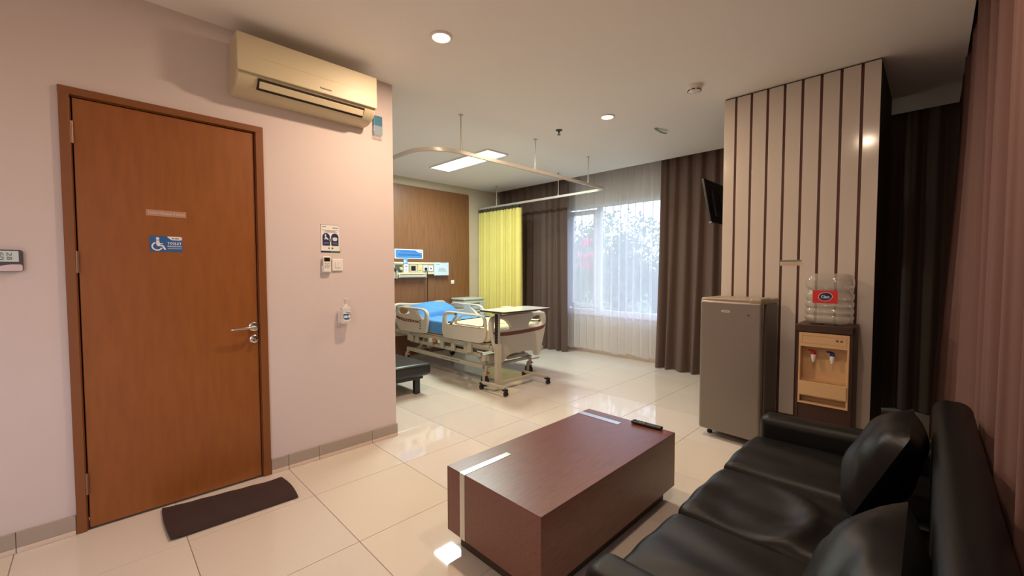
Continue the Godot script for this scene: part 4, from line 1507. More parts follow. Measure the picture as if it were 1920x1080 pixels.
# --------------------------------------------------------------- dispenser
func dispenser() -> void:
	var x0 := 3.56; var x1 := 3.846; var z0 := -0.672; var z1 := -0.355
	var zc := (z0 + z1) / 2
	var o := thing("water_dispenser", "dark wood water dispenser with beige front and two taps", "water dispenser", Vector3((x0 + x1) / 2, 0.004, zc))
	var m := mb()
	for z in [z0 + 0.009, z1 - 0.009]:
		m.rbox(Vector3((x0 + x1) / 2, 0.455, z), Vector3(x1 - x0, 0.90, 0.018), 0.002)
	m.rbox(Vector3(x1 - 0.006, 0.455, zc), Vector3(0.012, 0.90, z1 - z0 - 0.036), 0.001)
	m.rbox(Vector3(x0 + 0.012, 0.20, zc), Vector3(0.012, 0.385, z1 - z0 - 0.036), 0.001)
	part("cabinet", m, M.dispenser_wood, o)
	m = mb()
	m.at(tf(FACE_UP, Vector3((x0 + x1) / 2 - 0.005, 0.906, zc)))
	m.plate(rr(x1 - x0 + 0.02, z1 - z0 + 0.012, 0.012), [disc(0.07, 24)], 0.05, 0.004)
	part("top_board", m, M.dispenser_wood, o)
	# beige front: frame, recess, ledge
	m = mb()
	m.at(tf(FACE_MX, Vector3(x0 + 0.012, 0, 0)))
	var fw0 := z0 + 0.016; var fw1 := z1 - 0.016
	m.plate(poly([Vector2(fw0, 0.392), Vector2(fw1, 0.392), Vector2(fw1, 0.900), Vector2(fw0, 0.900)]),
		[poly([Vector2(fw0 + 0.012, 0.556), Vector2(fw1 - 0.012, 0.556), Vector2(fw1 - 0.012, 0.800), Vector2(fw0 + 0.012, 0.800)]),
		poly([Vector2(fw0 + 0.012, 0.404), Vector2(fw1 - 0.012, 0.404), Vector2(fw1 - 0.012, 0.450), Vector2(fw0 + 0.012, 0.450)])], 0.02, 0.003)
	part("front_panel", m, M.dispenser_beige, o)
	m = mb()
	m.rbox(Vector3(x0 + 0.095, 0.68, zc), Vector3(0.01, 0.27, fw1 - fw0), 0.002)
	m.box(Vector3(x0 + 0.055, 0.805, zc), Vector3(0.08, 0.008, fw1 - fw0))
	for z in [fw0 + 0.006, fw1 - 0.006]:
		m.box(Vector3(x0 + 0.055, 0.68, z), Vector3(0.08, 0.25, 0.01))
	m.rbox(Vector3(x0 + 0.046, 0.55, zc), Vector3(0.10, 0.012, fw1 - fw0), 0.003)
	m.box(Vector3(x0 + 0.06, 0.425, zc), Vector3(0.01, 0.06, fw1 - fw0))
	m.box(Vector3(x0 + 0.035, 0.400, zc), Vector3(0.05, 0.006, fw1 - fw0))
	part("recess", m, M.dispenser_beige, o)
	m = mb()
	m.rbox(Vector3(x0 - 0.008, 0.505, zc), Vector3(0.016, 0.096, fw1 - fw0 - 0.018), 0.004, 2)
	part("drip_drawer", m, M.dispenser_beige, o)
	m = mb()
	m.at(tf(FACE_MX, Vector3(x0 - 0.008, 0, 0)))
	m.plate(poly([Vector2(fw0 + 0.016, 0.826), Vector2(fw1 - 0.016, 0.826), Vector2(fw1 - 0.016, 0.884), Vector2(fw0 + 0.016, 0.884)]), [poly([Vector2(fw0 + 0.020, 0.830), Vector2(fw1 - 0.020, 0.830), Vector2(fw1 - 0.020, 0.880), Vector2(fw0 + 0.020, 0.880)])], 0.003, 0.0005)
	part("trim_line", m, M.dispenser_beige, o)
	for z in [-0.438, -0.415]:
		m = mb()
		m.rbox(Vector3(x0 - 0.010, 0.857, z), Vector3(0.006, 0.012, 0.013), 0.002)
		part("indicator", m, M.unit_dark, o)
	for q in [[-0.575, "tap_red"], [-0.468, "tap_blue"]]:
		m = mb()
		m.rbox(Vector3(x0 + 0.068, 0.728, q[0]), Vector3(0.05, 0.02, 0.02), 0.006)
		m.lathe(Vector3(x0 + 0.035, 0, q[0]), [Vector2(0, 0.690), Vector2(0.009, 0.690), Vector2(0.011, 0.705), Vector2(0.015, 0.712), Vector2(0.015, 0.742), Vector2(0.012, 0.746), Vector2(0, 0.746)], 14)
		var tp := part("tap", m, M.white_plastic, o)
		m = mb()
		m.lathe(Vector3(x0 + 0.035, 0, q[0]), [Vector2(0, 0.744), Vector2(0.014, 0.744), Vector2(0.013, 0.762), Vector2(0.008, 0.772), Vector2(0, 0.774)], 14)
		m.tube([Vector3(x0 + 0.033, 0.766, q[0]), Vector3(x0 + 0.014, 0.774, q[0] - 0.012), Vector3(x0 - 0.002, 0.776, q[0] - 0.026)], [0.008, 0.007, 0.005], 8)
		part("lever", m, M[q[1]], tp)
	# bottle
	var bc := Vector3(3.70, 0.958, -0.507)
	var bt := thing("water_bottle", "clear ribbed water bottle with red label on the dispenser", "bottle", bc)
	m = mb()
	var rows := []
	var pr := [[0.0, 0.05], [0.004, 0.085], [0.014, 0.118], [0.03, 0.133], [0.045, 0.137], [0.055, 0.136], [0.062, 0.127], [0.070, 0.127], [0.078, 0.135], [0.10, 0.136], [0.108, 0.128], [0.118, 0.127], [0.126, 0.135], [0.15, 0.136], [0.158, 0.129], [0.17, 0.128], [0.178, 0.135], [0.21, 0.136], [0.222, 0.128], [0.234, 0.120], [0.248, 0.122], [0.258, 0.134], [0.29, 0.136], [0.315, 0.134], [0.335, 0.127], [0.350, 0.112], [0.358, 0.092], [0.360, 0.05], [0.360, 0.005]]
	for q in pr:
		var row := []
		for k in 48:
			var a := TAU * k / 48
			var cc := cos(a); var ss := sin(a)
			var e := 3.6
			var rad: float = q[1] / pow(pow(absf(cc), e) + pow(absf(ss), e), 1.0 / e)
			row.append(bc + Vector3(cc * rad, q[0], -ss * rad))
		rows.append(row)
	m.grid(rows, true)
	part("shell", m, M.bottle_plastic, bt)
	m = mb()
	m.lathe(bc, [Vector2(0, -0.045), Vector2(0.028, -0.045), Vector2(0.028, 0.0), Vector2(0.06, 0.004)], 24)
	part("neck", m, M.bottle_plastic, bt)
	m = mb()
	m.at(tf(FACE_MX, Vector3(bc.x - 0.1365, 0, 0)))
	m.plate(poly([Vector2(-0.584, 1.112), Vector2(-0.444, 1.112), Vector2(-0.444, 1.200), Vector2(-0.584, 1.200)]), [], 0.0012, 0.0, false)
	part("label", m, M.print_red, bt)
	m = mb()
	m.at(tf(Basis(FACE_MX * Vector3.RIGHT, FACE_MX * Vector3.UP, FACE_MX * Vector3.BACK) * Basis(Vector3(0, 0, 1), 0.18), Vector3(bc.x - 0.138, 1.157, -0.512)))
	m.plate(disc(0.041, 28, Vector2.ZERO, 0.031), [], 0.0006, 0.0, false)
	part("label_ring", m, M.lilac_plastic, bt)
	m = mb()
	m.at(tf(FACE_MX * Basis(Vector3(0, 0, 1), 0.18), Vector3(bc.x - 0.1388, 1.157, -0.512)))
	m.plate(disc(0.037, 28, Vector2.ZERO, 0.027), [], 0.0006, 0.0, false)
	part("label_oval", m, M.print_navy, bt)
	text("lettering", "Cleo", 0.020, Vector3(bc.x - 0.1397, 1.155, -0.512), FACE_MX, M.print_white, bt, true, 0.046)
	# paper strip on the column
	var ps := thing("paper_label", "small paper strip with grey header taped on the striped column", "label", Vector3(3.859, 1.40, -0.78))
	m = mb()
	m.at(tf(FACE_MX, Vector3(3.8588, 1.3985, -0.781)))
	m.plate(rr(0.142, 0.044, 0.001), [], 0.001, 0.0, false)
	part("strip", m, M.paper_beige, ps)
	m = mb()
	m.at(tf(FACE_MX, Vector3(3.8576, 1.4135, -0.781)))
	m.plate(rr(0.142, 0.013, 0.001), [], 0.0006, 0.0, false)
	part("header", m, M.paper_header, ps)
	bars("print_line", [[0.0, 0.0, 0.11, 0.004], [0.0, -0.010, 0.12, 0.004]], Vector3(3.8574, 1.397, -0.781), FACE_MX, M.print_strip, ps)

# --------------------------------------------------------------------- bed
func bed() -> void:
	var X0 := 3.08; var X1 := 4.09; var xc := 3.585
	var o := thing("hospital_bed", "beige hospital bed with moulded side rails in front of the wood panel", "bed", Vector3(xc, 0.004, -4.55))
	# side rails: outlines in (z, y)
	var head := loop(zy([[0.60, -5.49], [0.72, -5.507], [0.80, -5.485], [0.833, -5.40], [0.836, -5.20], [0.837, -4.88], [0.822, -4.75], [0.775, -4.69], [0.70, -4.683], [0.58, -4.695], [0.515, -4.725], [0.500, -4.80], [0.49, -5.10], [0.485, -5.36], [0.505, -5.43], [0.55, -5.465]]), 3)
	var hh1 := loop(zy([[0.755, -5.455], [0.800, -5.42], [0.813, -5.30], [0.795, -5.18], [0.755, -5.13], [0.735, -5.20], [0.722, -5.38]]), 3)
	var hh2 := loop(zy([[0.797, -4.965], [0.807, -4.85], [0.790, -4.775], [0.755, -4.752], [0.705, -4.765], [0.690, -4.81], [0.730, -4.87]]), 3)
	var foot := loop(zy([[0.58, -4.358], [0.72, -4.352], [0.805, -4.325], [0.84, -4.235], [0.841, -4.00], [0.838, -3.70], [0.822, -3.575], [0.775, -3.532], [0.68, -3.527], [0.58, -3.537], [0.515, -3.60], [0.502, -3.75], [0.50, -4.00], [0.497, -4.28], [0.515, -4.335]]), 3)
	var fh1 := loop(zy([[0.76, -4.288], [0.793, -4.245], [0.796, -4.095], [0.755, -4.135], [0.685, -4.20], [0.685, -4.262], [0.72, -4.285]]), 3)
	var fh2 := loop(zy([[0.704, -4.08], [0.765, -3.995], [0.800, -3.90], [0.812, -3.64], [0.785, -3.572], [0.725, -3.572], [0.705, -3.63], [0.704, -3.85]]), 3)
	for x in [X0, X1]:
		for which in 2:
			var m := mb()
			var th := 0.042
			m.at(tf(FACE_MX, Vector3(x + (th if x == X0 else 0.0), 0, 0)))
			if which == 0: m.plate(head, [hh1, hh2], th, 0.012)
			else: m.plate(foot, [fh1, fh2], th, 0.012)
			var rl := part("side_rail", m, M.bed_plastic, o)
			var xs: float = x - 0.0012 if x == X0 else x + 0.0432
			if which == 0 and x == X0:
				var s := mb()
				s.at(tf(FACE_MX, Vector3(xs + 0.002, 0, 0)))
				s.plate(loop(zy([[0.690, -5.485], [0.668, -5.30], [0.663, -5.05], [0.652, -4.875], [0.638, -4.90], [0.632, -5.05], [0.630, -5.25], [0.650, -5.43]]), 3), [], 0.0025, 0.0, false)
				part("rail_stripe", s, M.bed_stripe, rl)
				for k in 4:
					var b := mb()
					b.box(Vector3(xs - 0.001, 0.560 + 0.036 * k, -4.85), Vector3(0.003, 0.018, 0.022))
					part("rail_button", b, M.unit_dark, rl)
				for k in 7:
					var b := mb()
					b.box(Vector3(xs - 0.0012, 0.651 - 0.001 * k, -5.36 + 0.062 * k), Vector3(0.002, 0.012, 0.024))
					part("rail_mark", b, M.lilac_plastic, rl)
	# head board and foot board
	var hb := loop([Vector2(3.075, 0.40), Vector2(3.07, 0.65), Vector2(3.085, 0.77), Vector2(3.13, 0.84), Vector2(3.23, 0.858), Vector2(3.42, 0.843), Vector2(3.585, 0.838), Vector2(3.75, 0.845), Vector2(3.94, 0.860), Vector2(4.04, 0.842), Vector2(4.085, 0.77), Vector2(4.10, 0.65), Vector2(4.095, 0.40), Vector2(3.95, 0.36), Vector2(3.22, 0.36)], 4)
	var hbl := loop([Vector2(3.36, 0.75), Vector2(3.265, 0.81), Vector2(3.18, 0.812), Vector2(3.15, 0.772), Vector2(3.155, 0.70), Vector2(3.20, 0.67), Vector2(3.34, 0.69)], 3)
	var hbr := PackedVector2Array()
	for p in hbl: hbr.append(Vector2(2 * xc - p.x, p.y))
	var m := mb()
	m.at(tf(FACE_Z, Vector3(0, 0, -5.66)))
	m.plate(hb, [hbl, hbr], 0.05, 0.014)
	part("headboard", m, M.bed_plastic, o)
	var fb := loop([Vector2(3.225, 0.31), Vector2(3.175, 0.45), Vector2(3.125, 0.62), Vector2(3.105, 0.72), Vector2(3.115, 0.785), Vector2(3.17, 0.823), Vector2(3.35, 0.832), Vector2(3.585, 0.835), Vector2(3.82, 0.832), Vector2(4.0, 0.823), Vector2(4.058, 0.785), Vector2(4.067, 0.71), Vector2(4.045, 0.58), Vector2(3.995, 0.42), Vector2(3.955, 0.30), Vector2(3.90, 0.275), Vector2(3.855, 0.300), Vector2(3.83, 0.345), Vector2(3.70, 0.36), Vector2(3.47, 0.36), Vector2(3.375, 0.335), Vector2(3.32, 0.285), Vector2(3.27, 0.278)], 4)
	var fbl := loop([Vector2(3.175, 0.70), Vector2(3.19, 0.765), Vector2(3.26, 0.783), Vector2(3.34, 0.765), Vector2(3.40, 0.72), Vector2(3.43, 0.675), Vector2(3.40, 0.655), Vector2(3.28, 0.655), Vector2(3.20, 0.665)], 3)
	var fbr := PackedVector2Array()
	for p in fbl: fbr.append(Vector2(2 * xc + 0.002 - p.x, p.y))
	m = mb()
	m.at(tf(FACE_Z, Vector3(0, 0, -3.51)))
	m.plate(fb, [fbl, fbr], 0.05, 0.014)
	var ftb := part("footboard", m, M.bed_plastic, o)
	m = mb()
	m.at(tf(FACE_Z, Vector3(0, 0, -3.4602)))
	m.plate(loop([Vector2(3.14, 0.655), Vector2(3.19, 0.632), Vector2(3.34, 0.628), Vector2(3.585, 0.627), Vector2(3.85, 0.634), Vector2(4.0, 0.648), Vector2(4.042, 0.668), Vector2(4.02, 0.625), Vector2(3.95, 0.600), Vector2(3.75, 0.588), Vector2(3.45, 0.583), Vector2(3.25, 0.592), Vector2(3.17, 0.612)], 4), [], 0.003, 0.001, false)
	part("board_stripe", m, M.bed_stripe, ftb)
	# corner bumpers
	for p in [Vector3(3.07, 0.35, -3.53), Vector3(4.045, 0.345, -3.535), Vector3(3.06, 0.46, -5.60), Vector3(4.12, 0.46, -5.60)]:
		m = mb()
		m.lathe(p, [Vector2(0, -0.03), Vector2(0.022, -0.03), Vector2(0.028, -0.024), Vector2(0.028, 0.024), Vector2(0.022, 0.03), Vector2(0, 0.03)], 14)
		part("bumper", m, M.bed_metal, o)
	# deck frame under the mattress
	m = mb()
	for x in [3.16, 4.01]:
		m.rbox(Vector3(x, 0.455, -4.55), Vector3(0.04, 0.055, 2.12), 0.006)
	for z in [-5.58, -5.0, -4.4, -3.9, -3.56]:
		m.rbox(Vector3(xc, 0.455, z), Vector3(0.85, 0.04, 0.05), 0.006)
	m.rbox(Vector3(xc, 0.495, -4.56), Vector3(0.88, 0.02, 2.02), 0.006)
	m.rbox(Vector3(3.135, 0.475, -3.72), Vector3(0.03, 0.03, 0.42), 0.006)
	part("deck_frame", m, M.bed_metal, o)
	# lower deck beam with brackets
	m = mb()
	for x in [3.20, 3.97]:
		m.rbox(Vector3(x, 0.345, -4.50), Vector3(0.035, 0.05, 1.55), 0.005)
	for q in [[-5.05, 0.08], [-4.72, 0.10], [-4.45, 0.06], [-4.22, 0.07], [-3.95, 0.09]]:
		m.rbox(Vector3(3.155, 0.40, q[0]), Vector3(0.03, 0.12, q[1]), 0.006)
	part("bracket_rail", m, M.bed_metal, o)
	m = mb()
	m.rbox(Vector3(3.137, 0.42, -4.60), Vector3(0.012, 0.05, 0.06), 0.003)
	part("release_tab", m, M.orange_paint, o, "small orange tab on the bed side")
	m = mb()
	m.rbox(Vector3(3.14, 0.42, -4.50), Vector3(0.02, 0.045, 0.05), 0.004)
	m.rbox(Vector3(3.14, 0.42, -4.69), Vector3(0.02, 0.06, 0.05), 0.004)
	part("hook_plate", m, M.white_plastic, o)
	# rail arms and hinge boxes
	m = mb()
	m.rbox(Vector3(3.135, 0.47, -5.32), Vector3(0.05, 0.07, 0.30), 0.012, 2)
	m.rbox(Vector3(3.145, 0.40, -5.20), Vector3(0.045, 0.10, 0.12), 0.01, 2)
	m.rbox(Vector3(3.135, 0.44, -3.86), Vector3(0.04, 0.15, 0.07), 0.008)
	m.rbox(Vector3(4.03, 0.44, -3.86), Vector3(0.04, 0.15, 0.07), 0.008)
	m.rbox(Vector3(4.03, 0.44, -5.10), Vector3(0.04, 0.15, 0.07), 0.008)
	m.tube([Vector3(3.12, 0.465, -5.56), Vector3(3.12, 0.465, -5.42)], 0.03, 12)
	part("rail_hinge", m, M.bed_metal, o)
	# lifting gear
	for x in [3.23, 3.94]:
		for q in [[-3.93, 0.39, -3.70, 0.24], [-4.95, 0.39, -5.12, 0.24], [-4.74, 0.40, -4.86, 0.30]]:
			m = mb()
			m.at(Transform3D())
			var a := Vector3(x, q[1], q[0]); var b := Vector3(x, q[3], q[2])
			m.tube([a, b], 0.021, 8)
			m.tube([a - Vector3(0.02, 0, 0), a + Vector3(0.02, 0, 0)], 0.034, 12)
			m.tube([b - Vector3(0.02, 0, 0), b + Vector3(0.02, 0, 0)], 0.03, 12)
			part("lift_arm", m, M.bed_metal, o)
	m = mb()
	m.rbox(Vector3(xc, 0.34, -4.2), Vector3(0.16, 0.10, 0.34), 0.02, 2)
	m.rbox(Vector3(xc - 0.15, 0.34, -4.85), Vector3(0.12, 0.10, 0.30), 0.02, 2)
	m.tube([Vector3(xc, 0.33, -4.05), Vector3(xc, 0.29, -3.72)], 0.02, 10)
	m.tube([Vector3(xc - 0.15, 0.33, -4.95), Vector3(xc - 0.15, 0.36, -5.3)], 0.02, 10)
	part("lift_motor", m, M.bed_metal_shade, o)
	m = mb()
	m.rbox(Vector3(3.36, 0.315, -3.64), Vector3(0.30, 0.08, 0.06), 0.01)
	m.rbox(Vector3(3.70, 0.275, -3.66), Vector3(0.34, 0.035, 0.10), 0.006)
	m.tube([Vector3(3.19, 0.385, -3.93), Vector3(3.98, 0.385, -3.93)], 0.018, 10)
	m.tube([Vector3(3.19, 0.385, -4.95), Vector3(3.98, 0.385, -4.95)], 0.018, 10)
	part("cross_tube", m, M.bed_metal, o)
	# base frame
	m = mb()
	for x in [3.16, 3.96]:
		m.rbox(Vector3(x, 0.224, -4.45), Vector3(0.035, 0.05, 1.62), 0.005)
	for z in [-3.66, -5.25]:
		m.rbox(Vector3(3.56, 0.214, z), Vector3(0.84, 0.03, 0.04), 0.005)
	m.tube([Vector3(3.90, 0.205, -3.60), Vector3(4.06, 0.21, -3.58)], 0.008, 8)
	part("base_frame", m, M.bed_metal, o)
	bars("print_line", [[-4.38, 0.226, 0.16, 0.014], [-4.17, 0.226, 0.20, 0.014]], Vector3(3.1418, 0, 0), FACE_MX, M.print_grey, o)
	# castors
	for p in [Vector3(3.16, 0, -3.60), Vector3(3.93, 0, -3.62), Vector3(3.16, 0, -5.30), Vector3(3.96, 0, -5.30)]:
		m = mb()
		m.lathe(p, [Vector2(0, 0.135), Vector2(0.020, 0.135), Vector2(0.020, 0.245), Vector2(0, 0.245)], 12)
		m.rbox(p + Vector3(0, 0.15, -0.01), Vector3(0.052, 0.05, 0.06), 0.012, 2)
		for sx in [-1.0, 1.0]:
			m.rbox(p + Vector3(sx * 0.024, 0.105, -0.015), Vector3(0.008, 0.10, 0.045), 0.003)
		var cs := part("castor", m, M.bed_metal, o)
		m = mb()
		m.at(tf(Basis(Vector3(0, 0, 1), PI / 2), p + Vector3(0.016, 0.067, -0.02)))
		m.lathe(Vector3.ZERO, [Vector2(0.02, 0.0), Vector2(0.055, 0.002), Vector2(0.063, 0.008), Vector2(0.063, 0.024), Vector2(0.055, 0.030), Vector2(0.02, 0.032)], 22)
		part("wheel", m, M.rubber, cs)
		m = mb()
		m.rbox(p + Vector3(0, 0.165, 0.03), Vector3(0.03, 0.016, 0.03), 0.005)
		part("brake_pedal", m, M.red_paint, cs)
	# mattress, sheet and pillow lie on the bed
	var bend := func(p: Vector3) -> Vector3: return p + Vector3(0, 0.008 * (1.0 - pow(p.x / 0.46, 2)) + 0.003 * sin(p.z * 9.0), 0)
	m = mb()
	m.rbox(Vector3(xc, 0.588, -4.57), Vector3(0.90, 0.158, 2.02), 0.04, 3, 12, bend)
	var mt := top("mattress", m, M.cream_vinyl, Vector3(xc, 0.51, -4.57), "cream vinyl mattress on the hospital bed", "mattress")
	m = mb()   # fold across the mattress
	m.tube([Vector3(3.15, 0.671, -3.72), Vector3(3.4, 0.677, -3.78), Vector3(3.7, 0.679, -3.76), Vector3(4.02, 0.671, -3.80)], 0.006, 6)
	part("seam", m, M.cream_plastic_dark, mt)
	m = mb()
	var rows := []
	for i in 26:
		var v := i / 25.0
		var row := []
		for j in 45:
			var u := j / 44.0
			var s := u * 1.17 - 0.135     # across, with a drop at both sides
			var zz := lerpf(-5.57, -4.27 - 0.06 * sin(u * 3.0) - 0.24 * u, v)
			var x := 3.13 + clampf(s, 0.0, 0.9) + 0.0
			var y := 0.683
			if s < 0.0:
				y = 0.683 + s * 1.16
				x = 3.128 - 0.006 * sin(zz * 24.0)
				if i > 20: zz -= 0.12 * (-s / 0.135)
			elif s > 0.9:
				y = 0.683 - (s - 0.9) * 1.16
				x = 4.042
			else:
				y += 0.006 * (1.0 - pow((s - 0.45) / 0.45, 2)) + 0.004 * sin(zz * 17.0 + s * 8.0) + 0.003 * sin(s * 40.0)
			row.append(Vector3(x, y, zz))
		rows.append(row)
	for row in rows: row.reverse()
	m.grid(rows)
	top("bed_sheet", m, M.blue_cotton, Vector3(xc, 0.66, -5.0), "blue sheet over the head half of the mattress", "sheet")
	m = mb()
	pillow(m, Vector3(3.58, 0.752, -5.22), Basis(Vector3(1, 0, 0), -1.22), 0.74, 0.44, 0.19, 2.2)
	top("pillow", m, M.blue_cotton, Vector3(3.52, 0.69, -5.28), "blue pillow at the head of the hospital bed", "pillow")

# --------------------------------------------------------- head wall things
func head_wall_things() -> void:
	var zp := -5.79
	var m := mb()
	m.at(tf(FACE_Z, Vector3(0, 0, ZH + 0.001)))
	m.plate(rnd_poly([Vector2(1.75, 0.004), Vector2(4.695, 0.004), Vector2(4.695, 2.672), Vector2(1.75, 2.672)], 0.03), [], 0.028, 0.003, false)
	top("wood_panel", m, M.walnut_panel, Vector3(3.2, 0.004, ZH), "tall walnut wood panel on the wall behind the hospital bed", "wall panel")
	# service unit
	var x0 := 2.75; var x1 := 4.19; var y0 := 1.282; var y1 := 1.476; var zf := -5.725
	var o := thing("bed_head_unit", "cream hospital wall unit with sockets and gauges above the bed", "wall unit", Vector3(3.6, y0, zp))
	m = mb()
	m.rbox(Vector3((x0 + x1) / 2, (y0 + y1) / 2, (zp + zf) / 2 + 0.001), Vector3(x1 - x0, y1 - y0, zf - zp - 0.002), 0.008, 2)
	part("body", m, M.unit_grey, o)
	for y in [y1 - 0.016, y0 + 0.016]:
		m = mb()
		m.rbox(Vector3((x0 + x1) / 2, y, zf + 0.003), Vector3(x1 - x0 - 0.004, 0.03, 0.014), 0.005, 2)
		part("edge_strip", m, M.unit_cream, o)
	m = mb()
	m.rbox(Vector3(3.27, 1.365, zf + 0.003), Vector3(0.12, 0.135, 0.008), 0.002)
	m.rbox(Vector3(3.11, 1.365, zf + 0.003), Vector3(0.16, 0.135, 0.008), 0.002)
	part("outlet_plate", m, M.unit_dark, o)
	for q in [[3.295, 1.372, 0.026, "yellowed_plastic"], [3.215, 1.36, 0.03, "unit_dark"], [3.22, 1.335, 0.012, "white_plastic"]]:
		m = mb()
		m.at(tf(Basis(Vector3.RIGHT, PI / 2), Vector3(q[0], q[1], zf + 0.006)))
		m.lathe(Vector3.ZERO, [Vector2(0, 0), Vector2(q[2], 0), Vector2(q[2], 0.012), Vector2(q[2] * 0.7, 0.03), Vector2(0, 0.03)], 18)
		part("gas_outlet", m, M[q[3]], o)
	m = mb()
	m.rbox(Vector3(3.205, 1.275, zf - 0.01), Vector3(0.07, 0.10, 0.06), 0.006)
	m.tube([Vector3(3.215, 1.33, zf + 0.03), Vector3(3.215, 1.26, zf + 0.03), Vector3(3.215, 1.225, zf + 0.02)], 0.014, 10)
	part("flow_meter", m, M.unit_grey, o)
	for q in [[3.388, 0.072, 0.135, "white_plastic"], [3.515, 0.115, 0.125, "cream_plastic"], [3.635, 0.07, 0.125, "yellowed_plastic"], [3.735, 0.078, 0.088, "white_plastic"], [3.838, 0.078, 0.088, "white_plastic"]]:
		m = mb()
		m.rbox(Vector3(q[0], 1.376, zf + 0.006), Vector3(q[1], q[2], 0.014), 0.004, 2)
		part("socket", m, M[q[3]], o)
	for q in [[3.388, 1.405, 0.016, 0.02], [3.388, 1.365, 0.01, 0.01], [3.388, 1.34, 0.01, 0.01], [3.515, 1.378, 0.08, 0.075], [3.635, 1.345, 0.016, 0.016], [3.838, 1.378, 0.026, 0.022]]:
		m = mb()
		m.box(Vector3(q[0], q[1], zf + 0.0135), Vector3(q[2], q[3], 0.002))
		part("socket_face", m, M.screen_dark, o)
	m = mb()
	m.tube([Vector3(3.27, 1.252, zf + 0.02), Vector3(3.72, 1.252, zf + 0.02)], 0.022, 14)
	for x in [3.26, 3.73]:
		m.rbox(Vector3(x, 1.258, zf), Vector3(0.03, 0.055, 0.08), 0.008)
	part("rail_tube", m, M.unit_grey, o)
	# tag and sheet of paper on it
	m = mb()
	m.at(tf(FACE_Z, Vector3(3.378, 1.487, zf + 0.011)))
	m.plate(rr(0.072, 0.095, 0.002), [], 0.001, 0.0, false)
	var tg := top("paper_tag", m, M.print_sky, Vector3(3.378, 1.487, zf), "small light blue tag clipped to the top of the wall unit", "tag")
	m = mb()
	m.at(tf(FACE_Z, Vector3(3.378, 1.49, zf + 0.0124)))
	m.plate(poly([Vector2(-0.02, -0.03), Vector2(0.02, -0.012), Vector2(-0.004, 0.0), Vector2(0.0, 0.022), Vector2(-0.022, 0.016)]), [], 0.0005, 0.0, false)
	part("tag_print", m, M.print_white, tg)
	var pp := thing("paper_notice", "pale blue printed sheet on the right end of the wall unit", "notice", Vector3(4.05, 1.37, zf))
	m = mb()
	m.at(tf(FACE_Z, Vector3(4.045, 1.372, zf + 0.011)))
	m.plate(rr(0.29, 0.212, 0.004), [], 0.0015, 0.0, false)
	part("sheet", m, M.print_paper, pp)
	bars("print_line", [[0.0, 0.01, 0.11, 0.006], [0.01, -0.008, 0.14, 0.006], [0.01, -0.026, 0.15, 0.006], [0.02, -0.042, 0.18, 0.004], [-0.09, 0.07, 0.03, 0.01], [-0.05, 0.07, 0.03, 0.008], [0.04, 0.1, 0.12, 0.006]], Vector3(4.045, 1.372, zf + 0.013), FACE_Z, M.print_grey, pp)
	# power cable
	m = mb()
	m.rbox(Vector3(3.735, 1.372, zf + 0.028), Vector3(0.036, 0.042, 0.04), 0.012, 2)
	m.tube([Vector3(3.735, 1.362, zf + 0.045), Vector3(3.745, 1.32, zf + 0.05), Vector3(3.752, 1.24, zf + 0.052), Vector3(3.756, 1.1, zf + 0.03), Vector3(3.764, 0.95, zf + 0.02), Vector3(3.775, 0.7, zf + 0.01), Vector3(3.78, 0.30, zf), Vector3(3.74, 0.02, zf + 0.03)], 0.006, 8)
	top("power_cable", m, M.black_plastic, Vector3(3.74, 1.37, zf), "black plug and cable hanging from the wall unit down behind the bed", "cable")
	# blue sign above the unit
	var sg := thing("wall_sign", "wide blue and white notice sign on the wood panel above the unit", "sign", Vector3(3.485, 1.60, zp))
	var sc := Vector3(3.486, 1.603, zp)
	m = mb()
	m.at(tf(FACE_Z, sc))
	m.plate(rr(0.505, 0.150, 0.012), [], 0.006, 0.001, false)
	part("board", m, M.print_white, sg)
	m = mb()
	m.at(tf(FACE_Z, sc + Vector3(-0.004, -0.001, 0.006)))
	m.plate(rnd_poly([Vector2(-0.215, -0.062), Vector2(0.235, -0.062), Vector2(0.235, 0.028), Vector2(0.165, 0.032), Vector2(0.115, 0.062), Vector2(-0.232, 0.062), Vector2(-0.232, -0.048)], 0.008), [], 0.0008, 0.0, false)
	part("blue_field", m, M.print_azure, sg)
	bars("print_line", [[0.0, -0.004, 0.40, 0.010], [0.02, -0.024, 0.42, 0.008], [-0.01, 0.034, 0.30, 0.010]], sc + Vector3(0, 0, 0.0075), FACE_Z, M.print_blue, sg)
	bars("print_line", [[0.19, 0.049, 0.016, 0.012], [0.225, 0.047, 0.02, 0.012]], sc + Vector3(0, 0, 0.0065), FACE_Z, M.print_grey, sg)
	# small socket right of the unit
	var sk := thing("wall_socket", "small square white socket on the wood panel right of the unit", "socket", Vector3(4.32, 1.147, zp))
	m = mb()
	m.rbox(Vector3(4.322, 1.147, zp + 0.006), Vector3(0.066, 0.066, 0.012), 0.004, 2)
	part("plate", m, M.white_plastic, sk)
	m = mb()
	m.rbox(Vector3(4.322, 1.147, zp + 0.0125), Vector3(0.042, 0.042, 0.004), 0.001)
	part("cover", m, M.white_plastic, sk)

